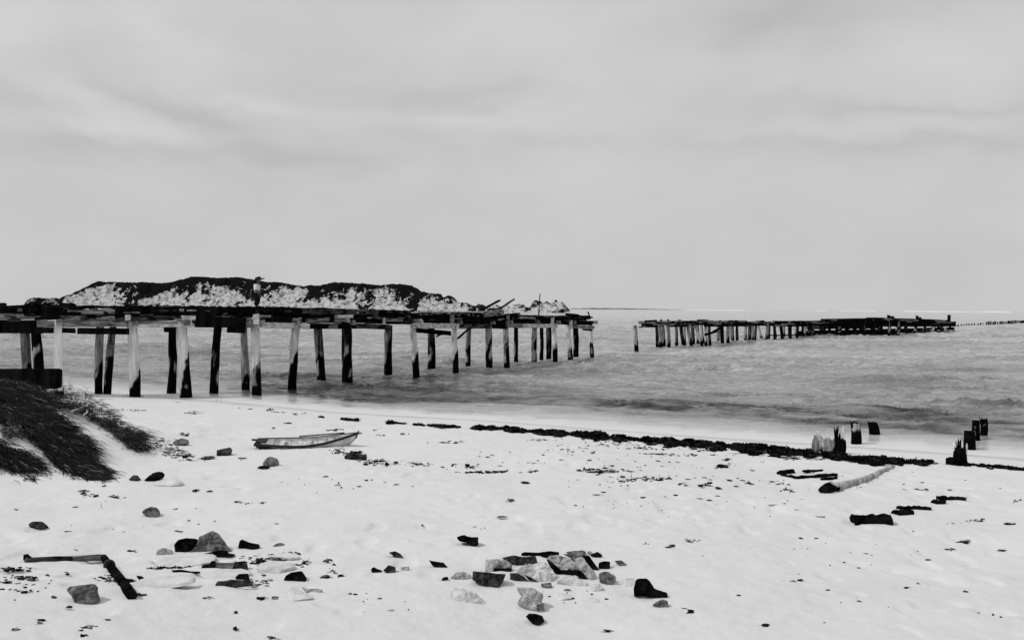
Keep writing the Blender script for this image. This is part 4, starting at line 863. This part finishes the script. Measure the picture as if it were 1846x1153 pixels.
# ------------------------------------------------------------------ rocks on the beach
RK = [(269, 931, 31, 21, 'rock_mid', 'round grey boulder alone on the sand below the dune', .3, 0), (67, 950, 32, 13, 'rock_dark', 'flat dark rock with a pale top near the left edge', .5, 0), (295, 1000, 30, 15, 'rock_pale', 'small pale rock at the left end of the left cluster', .6, 0),
      (334, 996, 46, 27, 'rock_black', 'black hollow-looking boulder leaning against the tall grey pyramid rock', .2, 0), (374, 994, 92, 47, 'rock_mid', 'tall pale grey pyramid-shaped rock, largest of the left cluster', .5, 0, 1), (390, 1006, 56, 13, 'rock_black', 'flat black stone directly under the grey pyramid rock', .5, 0),
      (446, 989, 40, 18, 'rock_black', 'black block right of the grey pyramid rock', .8, 8), (503, 986, 24, 8, 'rock_pale', 'low pale stone right of the black block', .3, 0), (404, 1026, 44, 16, 'rock_dark', 'dark grey slab in the middle of the left cluster', .85, 3), (430, 1028, 28, 19, 'rock_dark', 'dark square block at the right end of the middle slab', .9, 0),
      (368, 1026, 26, 10, 'rock_black', 'small black stone left of the dark middle slab', .5, 0), (421, 1058, 66, 20, 'rock_dark', 'long dark ridged slab lowest in the left cluster', .8, -6), (436, 1045, 22, 12, 'rock_black', 'black lump on top of the long ridged slab', .7, 0), (322, 1036, 52, 7, 'rock_black', 'thin flat black stone left of the middle slab', .3, 0),
      (529, 1048, 40, 21, 'rock_black', 'black angular rock right of the left cluster', .75, 4), (562, 1068, 40, 13, 'rock_pale', 'pale wedge of stone below the black angular rock', .5, 8), (536, 1081, 44, 18, 'rock_white', 'white stone half buried beside the pale wedge', .3, 0), (500, 1031, 56, 20, 'rock_white', 'low white stone between the ridged slab and the black angular rock', .3, 0),
      (146, 1086, 52, 40, 'rock_mid', 'squarish grey rock with a smooth face beside the bent pole', .85, -4), (255, 1046, 16, 6, 'rock_black', 'small black chip lying right of the bent pole', .5, 20), (236, 1052, 20, 8, 'rock_black', 'black splinter of rock touching the bent pole', .5, 25), (290, 1056, 84, 17, 'rock_white', 'broad low white stone between the bent pole and the left cluster', .3, 0),
      (330, 1017, 96, 14, 'rock_white', 'long flat white stone above the broad one in the left cluster', .2, 0), (405, 1040, 70, 12, 'rock_white', 'white stone wedged between the middle slab and the ridged slab', .2, 0), (512, 1008, 50, 14, 'rock_white', 'white stone with a dark fleck right of the middle slab', .3, 0),
      (713, 1005, 28, 13, 'rock_dark', 'small dark grey rock alone above the dark pair', .4, 15), (682, 1033, 22, 10, 'rock_black', 'left dark stone of the small pair between the clusters', .4, 0), (703, 1034, 20, 15, 'rock_dark', 'right dark stone of the small pair between the clusters', .4, 0), (730, 1030, 16, 8, 'rock_pale', 'little pale stone right of the dark pair', .4, 0),
      (789, 1023, 36, 13, 'rock_black', 'pointed black rock slanting down left of the right cluster', .4, 16), (801, 1047, 15, 8, 'rock_black', 'tiny curved black stone at the left end of the right cluster', .3, -10), (832, 1045, 34, 17, 'rock_pale', 'rounded pale stone at the left end of the right cluster', .1, 0), (880, 1058, 58, 27, 'rock_dark', 'big dark angular block at the left of the right cluster', .8, 8),
      (899, 1029, 50, 24, 'rock_pale', 'pale oblong block above the big dark block', .9, 0), (902, 1032, 34, 6, 'rock_black', 'thin black stone under the pale oblong block', .6, 0), (938, 1018, 62, 19, 'rock_dark', 'dark grey slab right of the pale oblong block', .8, 0), (930, 1047, 34, 16, 'rock_dark', 'dark wedge-shaped rock in the middle of the right cluster', .6, 12), (955, 1046, 26, 8, 'rock_dark', 'small dark sliver right of the dark wedge', .5, 25),
      (972, 1048, 56, 32, 'rock_white', 'big white stone in the middle of the right cluster', .4, 0), (1015, 1034, 58, 37, 'rock_pale', 'large pale tilted slab at the heart of the right cluster', .5, 22), (1012, 1038, 60, 14, 'rock_black', 'black stone under the large pale tilted slab', .5, 0), (1058, 1046, 28, 50, 'rock_pale', 'long pale slab leaning beside the large tilted one', .5, -32), (1045, 1040, 30, 16, 'rock_black', 'black stone between the two leaning pale slabs', .5, 20),
      (1066, 1024, 26, 28, 'rock_black', 'black stone behind the long leaning pale slab', .6, -30), (1040, 1004, 34, 10, 'rock_mid', 'grey stone along the back of the right cluster', .6, 6), (1090, 1024, 19, 14, 'rock_black', 'small square black stone at the upper right of the cluster', .9, 0), (1094, 1057, 30, 29, 'rock_mid', 'grey knobbly stone with a pale lump at the right of the cluster', .3, 0), (1101, 1050, 14, 13, 'rock_pale', 'small pale round stone set against the grey knobbly one', .2, 0),
      (1122, 1020, 24, 12, 'rock_mid', 'small grey pointed rock right of the square black stone', .5, 15), (1192, 1096, 30, 18, 'rock_mid', 'pale grey wedge of rock below the charred root', .6, 0), (957, 1101, 46, 44, 'rock_pale', 'large mottled pale boulder in front of the right cluster', .4, 0, .9), (974, 1103, 22, 18, 'rock_mid', 'grey block at the lower right corner of the mottled boulder', .7, 0),
      (966, 1128, 33, 24, 'rock_black', 'smooth black rock lowest in front, below the mottled boulder', .1, 12), (842, 1085, 64, 22, 'rock_white', 'white half-buried stone in front of the big dark block', .2, 0), (848, 985, 28, 21, 'rock_black', 'lone black rock above the right cluster', .4, 10), (833, 974, 22, 9, 'rock_black', 'narrow black stone joined to the lone black rock', .3, 0),
      (1030, 1058, 54, 14, 'rock_white', 'long low white stone below the large tilted slab', .3, 0), (1078, 1068, 34, 24, 'rock_white', 'white block left of the grey knobbly stone', .7, 0), (1130, 1057, 24, 20, 'rock_white', 'white stone left of the charred root', .6, 0), (1072, 1086, 20, 12, 'rock_white', 'small white stone beneath the white block', .7, 0), (985, 1060, 22, 10, 'rock_mid', 'small grey sliver in front of the big white stone of the right cluster', .8, 10), (1033, 1012, 34, 14, 'rock_dark', 'dark flat slab behind the large pale tilted slab', .8, 6), (1075, 1005, 18, 10, 'rock_black', 'black chip at the top right of the cluster', .7, -10), (955, 1004, 26, 8, 'rock_black', 'flat black stone behind the dark grey slab', .6, -4), (985, 1004, 30, 9, 'rock_black', 'long flat black stone along the top of the right cluster', .6, 4), (1014, 1080, 24, 14, 'rock_white', 'small white stone right of the mottled boulder', .4, 0),
      (1067, 1000, 14, 8, 'rock_dark', 'little dark stone at the top of the right cluster', .5, 0), (1052, 999, 16, 8, 'rock_mid', 'little grey stone at the top of the right cluster', .5, 0),
      (401, 822, 26, 14, 'rock_dark', 'dark rock left of the boat, upper one', .4, 0), (487, 842, 22, 16, 'rock_mid', 'rounded grey stone below the stern of the boat', .15, 0), (475, 845, 18, 5, 'rock_black', 'flat black stone touching the rounded grey stone', .3, -6), (326, 804, 20, 11, 'rock_mid', 'small grey rock at the foot of the dune', .4, 0), (333, 826, 10, 6, 'rock_black', 'tiny black stone below the small grey rock by the dune', .4, 0),
      (374, 828, 20, 5, 'rock_dark', 'flat dark stone left of the dark rock by the boat', .3, 0), (275, 867, 30, 13, 'rock_black', 'ragged black rock between the dune and the boat', .3, -8), (242, 867, 20, 8, 'rock_dark', 'small dark stone just right of the dune foot', .3, 0), (300, 877, 40, 16, 'rock_white', 'pale rock beside the ragged black one', .3, 0), (698, 839, 9, 5, 'rock_black', 'tiny black stone right of the charred timber', .5, 0), (843, 842, 11, 6, 'rock_black', 'tiny black square stone in the middle of the beach', .8, 0),
      (1302, 843, 20, 5, 'rock_black', 'small dark flat lump on the sand left of the timber frame', .3, 0)]
def traced(crop, pts, mat, label, lean=.35, dep=None, cat='rock'):
    "a stone with its own outline, thickness and slant, standing where its foot meets the sand"
    ox, oy, sc_ = {'B': (631, 757, 2.911), 'A': (200, 920, 4.195), 'C': (0, 900, 4.5575)}[crop]
    P2 = [(ox + a / sc_, oy + b_ / sc_) for a, b_ in pts]; xs, ys = zip(*P2); foot = hit1((min(xs) + max(xs)) / 2, max(ys) - .8); s_ = foot.y / F
    out = []; n_ = len(P2)
    for i in range(n_):                       # rounded, slightly irregular edge
        a, b_ = np.array(P2[i]), np.array(P2[(i + 1) % n_]); L_ = np.hypot(*(b_ - a)); k_ = max(2, int(L_ / 1.6))
        for q_ in range(k_): out.append(a + (b_ - a) * q_ / k_)
    out = np.array(out); out = (out * 2 + np.roll(out, 1, 0) + np.roll(out, -1, 0)) / 4
    m_ = len(out); w_, h_ = (max(xs) - min(xs)) * s_, (max(ys) - min(ys)) * s_
    D_ = dep or min(w_ * .7, h_ * 1.3); V3 = []
    for (a, b_) in out:
        d = ray(a, b_); t = (foot.y + lean * (CZ - foot.z)) / (1 - lean * d[2]); V3.append(Vector((d[0] * t, t, CZ + d[2] * t)))
    cen = sum(V3, Vector()) / m_; ex = Vector((0, 1, -max(lean, .27))).normalized(); v = []; lay = ((-.02, .12), (-.03, .36), (-.01, .6), (.02, .8), (.08, .94), (.22, 1.0), (.6, 1.0), (.9, .8), (1, .35))
    sd = sum(xs) % 37
    for (o_, sc2) in lay:
        for p in V3:
            q_ = cen + (p - cen) * sc2 + ex * (D_ * o_); n3 = mn.noise(q_ * 6 + Vector((sd, 0, 0))) * .16 + mn.noise(q_ * 17 + Vector((sd, 0, 0))) * .09 + mn.noise(q_ * 45) * .04
            q_ = q_ + ex * (D_ * n3 * (1.6 if sc2 < .9 else .4)) + (p - cen) * (n3 * .35 * (sc2 > .7)); v.append(q_)
    f_ = [(i*m_+j, i*m_+(j+1) % m_, (i+1)*m_+(j+1) % m_, (i+1)*m_+j) for i in range(len(lay)-1) for j in range(m_)] + [tuple(range(m_ - 1, -1, -1)), tuple((len(lay)-1)*m_ + j for j in range(m_))]
    o = recentre(mesh_obj(cat if cat != 'rock' else 'rock', v, f_, mat)); bm = bmesh.new(); bm.from_mesh(o.data); bmesh.ops.recalc_face_normals(bm, faces=bm.faces); bm.to_mesh(o.data); bm.free(); tag(o, label, cat); return o
TR = [('B', [(558,612),(575,604),(600,598),(612,606),(640,612),(672,610),(672,650),(650,663),(632,655),(615,636),(570,630)], 'rock_black', 'lone black rock above the right cluster'),
 ('B', [(200,692),(235,684),(265,700),(278,722),(240,716),(212,700)], 'rock_dark', 'small dark grey rock alone above the dark pair'),
 ('B', [(108,778),(125,768),(140,778),(165,785),(165,800),(115,802)], 'rock_black', 'left dark stone of the small pair between the clusters'),
 ('B', [(170,788),(200,758),(235,768),(238,798),(215,808),(195,798)], 'rock_dark', 'right dark stone of the small pair between the clusters'),
 ('B', [(265,768),(310,765),(308,785),(285,791),(268,786)], 'rock_pale', 'little pale stone right of the dark pair'),
 ('B', [(413,732),(440,738),(490,745),(515,772),(470,775),(430,762)], 'rock_black', 'pointed black rock slanting down left of the right cluster'),
 ('B', [(476,842),(486,824),(505,819),(518,824),(512,834),(492,834)], 'rock_black', 'tiny curved black stone at the left end of the right cluster'),
 ('B', [(528,815),(555,793),(600,790),(635,805),(642,832),(585,838),(550,828)], 'rock_pale', 'rounded pale stone at the left end of the right cluster', .9),
 ('B', [(643,788),(720,795),(770,802),(815,803),(800,845),(785,880),(690,860),(640,832)], 'rock_dark', 'big dark angular block at the left of the right cluster'),
 ('B', [(710,725),(760,722),(820,728),(852,748),(852,776),(755,778),(750,792),(708,785)], 'rock_pale', 'pale oblong block above the big dark block', .8),
 ('B', [(752,776),(850,776),(848,794),(755,793)], 'rock_black', 'thin black stone under the pale oblong block'),
 ('B', [(798,720),(860,706),(905,715),(975,710),(986,752),(880,761),(822,738)], 'rock_dark', 'dark grey slab right of the pale oblong block'),
 ('B', [(898,698),(915,690),(990,693),(1010,690),(1012,712),(960,714),(905,712)], 'rock_black', 'flat black stone behind the dark grey slab'),
 ('B', [(1004,690),(1050,684),(1098,690),(1098,704),(1040,708),(1030,724),(1006,718)], 'rock_black', 'long flat black stone along the top of the right cluster'),
 ('B', [(838,800),(880,800),(915,822),(942,846),(842,842)], 'rock_dark', 'dark wedge-shaped rock in the middle of the right cluster'),
 ('B', [(915,806),(950,822),(992,850),(945,845)], 'rock_dark', 'small dark sliver right of the dark wedge'),
 ('B', [(1034,722),(1060,745),(1080,770),(1130,800),(1182,785),(1180,814),(1082,812),(1070,785),(1050,760)], 'rock_black', 'black stone under the large pale tilted slab'),  # solid black piece built in place of the slab's shaded underside
 ('B', [(1038,703),(1100,702),(1150,715),(1178,735),(1202,762),(1180,787),(1140,806),(1100,785),(1062,740)], 'rock_pale', 'large pale tilted slab at the heart of the right cluster', 1.1),
 ('B', [(1120,700),(1180,698),(1200,712),(1190,745),(1160,720)], 'rock_mid', 'dark flat slab behind the large pale tilted slab'),
 ('B', [(1222,706),(1255,708),(1285,750),(1312,788),(1280,788),(1245,745)], 'rock_black', 'black stone behind the long leaning pale slab'),
 ('B', [(1180,780),(1210,788),(1262,836),(1225,832),(1180,808)], 'rock_black', 'black stone between the two leaning pale slabs'),
 ('B', [(1180,718),(1215,708),(1250,750),(1292,802),(1285,830),(1270,842),(1235,810),(1200,765)], 'rock_pale', 'long pale slab leaning beside the large tilted one', .9),
 ('B', [(1183,697),(1200,683),(1225,680),(1240,690),(1235,706),(1200,708)], 'rock_mid', 'little dark stone at the top of the right cluster'),
 ('B', [(1240,686),(1262,684),(1280,702),(1300,715),(1270,715)], 'rock_pale', 'little grey stone at the top of the right cluster'),
 ('B', [(1308,745),(1330,738),(1366,740),(1365,778),(1340,783),(1306,770)], 'rock_black', 'small square black stone at the upper right of the cluster'),
 ('B', [(1308,797),(1335,789),(1360,792),(1388,818),(1387,862),(1350,868),(1312,840)], 'rock_mid', 'grey knobbly stone with a pale lump at the right of the cluster', .6),
 ('B', [(1390,735),(1425,732),(1445,748),(1464,768),(1415,762)], 'rock_mid', 'small grey pointed rock right of the square black stone'),
 ('B', [(1590,968),(1615,950),(1640,938),(1668,945),(1676,988),(1640,985)], 'rock_mid', 'pale grey wedge of rock below the charred root'),
 ('B', [(876,868),(960,870),(1015,905),(1005,935),(1018,965),(1020,1006),(960,996),(915,975),(880,945),(910,900)], 'rock_pale', 'large mottled pale boulder in front of the right cluster', .7),
 ('B', [(970,968),(1018,958),(1021,1007),(985,1003)], 'rock_mid', 'grey block at the lower right corner of the mottled boulder'),
 ('B', [(922,1028),(940,1012),(975,1014),(1010,1025),(1020,1052),(990,1080),(960,1070),(935,1042)], 'rock_black', 'smooth black rock lowest in front, below the mottled boulder'),
 ('B', [(870,775),(905,762),(985,735),(1030,735),(1060,765),(1078,800),(1060,850),(985,847),(930,810)], 'rock_white', 'big white stone in the middle of the right cluster', 1.4),
 ('B', [(1085,835),(1110,820),(1180,820),(1255,850),(1230,870),(1150,858)], 'rock_white', 'long low white stone below the large tilted slab', 1.2),
 ('B', [(1264,850),(1300,838),(1332,880),(1300,902),(1275,898)], 'rock_white', 'white block left of the grey knobbly stone', .8),
 ('B', [(525,880),(620,885),(700,930),(718,965),(600,955),(545,920)], 'rock_white', 'white half-buried stone in front of the big dark block', 1.4),
 ('A', [(572,320),(610,280),(640,240),(655,190),(700,168),(765,136),(805,155),(850,210),(903,278),(860,300),(700,305)], 'rock_mid', 'tall pale grey pyramid-shaped rock, largest of the left cluster', .9, .4),
 ('A', [(468,255),(500,215),(560,203),(630,208),(655,235),(620,285),(580,318),(475,310)], 'rock_black', 'black hollow-looking boulder leaning against the tall grey pyramid rock'),
 ('A', [(330,338),(345,292),(400,275),(455,290),(460,325),(400,338)], 'rock_pale', 'small pale rock at the left end of the left cluster', .6),
 ('A', [(680,325),(730,315),(800,300),(870,298),(880,318),(935,325),(920,342),(850,345),(760,360),(715,350)], 'rock_black', 'flat black stone directly under the grey pyramid rock'),
 ('A', [(953,285),(965,225),(985,213),(1035,235),(1110,250),(1112,292),(1030,288)], 'rock_black', 'black block right of the grey pyramid rock'),
 ('A', [(1215,270),(1245,248),(1275,240),(1305,245),(1312,272),(1280,265)], 'rock_mid', 'low pale stone right of the black block'),
 ('A', [(673,440),(685,412),(750,400),(760,375),(785,380),(782,432),(710,434)], 'rock_black', 'small black stone left of the dark middle slab'),
 ('A', [(780,385),(850,392),(935,388),(938,440),(860,438),(785,432)], 'rock_mid', 'dark grey slab in the middle of the left cluster'),
 ('A', [(930,385),(1015,375),(1022,410),(1028,452),(925,456),(912,440)], 'rock_dark', 'dark square block at the right end of the middle slab'),
 ('A', [(782,555),(800,530),(860,528),(900,518),(1050,525),(1060,562),(950,578),(850,586),(790,576)], 'rock_dark', 'long dark ridged slab lowest in the left cluster'),
 ('A', [(935,500),(965,475),(1030,472),(1042,525),(945,525)], 'rock_black', 'black lump on top of the long ridged slab'),
 ('A', [(450,448),(530,443),(600,456),(672,458),(668,474),(560,468),(470,470)], 'rock_black', 'thin flat black stone left of the middle slab'),
 ('A', [(1298,522),(1320,485),(1360,463),(1430,452),(1448,475),(1467,505),(1464,540),(1390,535)], 'rock_black', 'black angular rock right of the left cluster'),
 ('A', [(1438,568),(1480,590),(1545,582),(1598,593),(1570,620),(1500,624),(1478,610)], 'rock_pale', 'pale wedge of stone below the black angular rock', .8),
 ('C', [(534,735),(560,705),(600,698),(770,680),(778,740),(788,775),(782,830),(730,845),(650,858),(600,845),(572,780)], 'rock_mid', 'squarish grey rock with a smooth face beside the bent pole', .7),
 ('C', [(1158,100),(1180,75),(1235,55),(1280,58),(1298,90),(1297,132),(1235,147),(1190,130)], 'rock_mid', 'round grey boulder alone on the sand below the dune', .5),
 ('C', [(226,198),(260,175),(345,175),(382,212),(320,238),(240,225)], 'rock_dark', 'flat dark rock with a pale top near the left edge', .6)]
done_ = {r[3] for r in TR}
for r in TR: traced(*r)
traced('B', [(1508,825),(1560,824),(1582,850),(1600,880),(1640,898),(1668,900),(1670,928),(1615,940),(1570,922),(1540,905),(1495,913),(1500,870)], 'wood_black', 'gnarled black charred root right of the stone cluster', .5, cat='driftwood')
for r in RK:
    if r[5] in done_ or 'narrow black stone joined' in r[5]: continue
    rock(*r[:6], blocky=r[6], tilt=r[7], depth=r[8] if len(r) > 8 else None)

# ------------------------------------------------------------------ timbers half buried in the sand
def ground_beam(name, pa, pb, w, h_, mat, label, cat='timber', rise=.3, parent=None, seg=None, jit=.012, nolabel=False):
    A, B_ = hit1(*pa), hit1(*pb); d = Vector((0, 0, h_ * rise)); v, f_ = beam(A + d, B_ + d, w, h_, jit * 1.3, seg or 12, chm=.32); o = mesh_obj(name, v, f_, mat, parent)
    if not parent: recentre(o)
    if not nolabel: tag(o, label, cat)
    return o
fr = empty('broken_timbers', hit1(1456, 858)); tag(fr, 'dark broken frame of thin timbers lying on the sand at right', 'timbers')
bpy.context.view_layer.update()
for a in (((1405, 855), (1430, 852), .16, .14, 'wood_black'), ((1448, 851), (1482, 849), .08, .07, 'wood_black'), ((1434, 863), (1508, 857), .13, .10, 'wood_black'), ((1409, 857), (1437, 863), .12, .08, 'wood_black'), ((1481, 865), (1508, 863), .10, .08, 'wood_black')): ground_beam('rail', *a, None, parent=fr, nolabel=True)
ground_beam('sleeper', (1538, 941), (1602, 942), .26, .26, 'wood_black', 'thick black sleeper nearest the camera on the right sand', rise=.12, jit=.02)
ground_beam('sleeper', (1618, 916), (1678, 919), .16, .14, 'wood_black', 'long black sleeper second in the row, above the short one', rise=.1, jit=.015)
ground_beam('sleeper', (1614, 927), (1638, 926), .24, .14, 'wood_black', 'short black sleeper end just below the second long one', rise=.1, jit=.015)
ground_beam('sleeper', (1687, 899), (1741, 902), .16, .14, 'wood_black', 'farthest long black sleeper in the row at right', rise=.1, jit=.015)
ground_beam('sleeper', (1684, 907), (1700, 906), .2, .12, 'wood_black', 'short black stub just below the farthest long sleeper', rise=.1, jit=.015)
# bleached log with a dark broken end
LG = empty('driftwood_log', hit1(1545, 870)); tag(LG, 'long pale half-buried log with a dark broken end', 'log'); bpy.context.view_layer.update()
lp = [(1486, 888), (1500, 883), (1520, 878), (1545, 871), (1570, 862), (1585, 853), (1600, 846), (1611, 841)]; Hl = hit(*zip(*lp)); rr = [.15, .13, .11, .095, .085, .075, .065, .05]
pts_ = [Vector(p) + Vector((0, 0, r * .5)) for p, r in zip(Hl, rr)]; mb = MB(); mb.add(*tube(pts_[1:], rr[1:], 12, .08)); mb.obj('trunk', 'driftwood', LG, True)
mb = MB(); mb.add(*tube([pts_[0] - (pts_[1] - pts_[0]) * .1, pts_[0] + (pts_[1] - pts_[0]) * .5, pts_[1] + (pts_[2] - pts_[1]) * .25], [.10, .13, .115], 12, .4)); mb.obj('broken_end', 'wood_black', LG)
ground_beam('charred_timber', (627, 826), (656, 829), .3, .18, 'wood_dark', 'short dark timber chunk on the sand below the boat bow', rise=.35)
ground_beam('board', (630, 820), (650, 816), .12, .05, 'wood_black', 'thin black board beside the dark timber chunk', rise=.9)
# bent pole at lower left
def gp(px, py, lift=0): p = hit1(px, py); p.z += lift; return p
BP = empty('bent_pole', gp(190, 1008)); tag(BP, 'long bent dark pole lying elbowed on the sand at lower left', 'pole'); bpy.context.view_layer.update()
mb = MB(); a, b_, c_ = gp(46, 1013, .03), gp(130, 1010, .035), gp(187, 1010, .05)
mb.add(*tube([a + (b_ - a) * (i / 6) for i in range(7)], [.042, .045, .045, .045, .043, .042, .042], 10, .15)); mb.obj('thin_arm', 'wood_dark', BP)
mb = MB(); mb.add(*tube([b_ + (c_ - b_) * (i / 5) for i in range(6)], [.042, .047, .052, .055, .057, .058], 10, .1)); mb.obj('middle_arm', 'wood_grey', BP)
d_ = gp(238, 1080, .05); mb = MB(); mb.add(*tube([c_ + (d_ - c_) * (i / 9) for i in range(10)], [.055, .058, .060, .062, .064, .066, .068, .070, .070, .066], 14, .03)); mb.obj('thick_arm', 'wood_black', BP)
e_ = c_ + (d_ - c_) * .24; dd = (d_ - c_).normalized(); v, f_ = tube([e_ - dd * .03, e_ + dd * .03], .088, 14); mesh_obj('collar', v, f_, 'metal', BP)
v, f_ = beam(gp(47, 1009, .05), gp(54, 1013, .03), .07, .09, .01, 3); mesh_obj('end_block', v, f_, 'wood_black', BP)
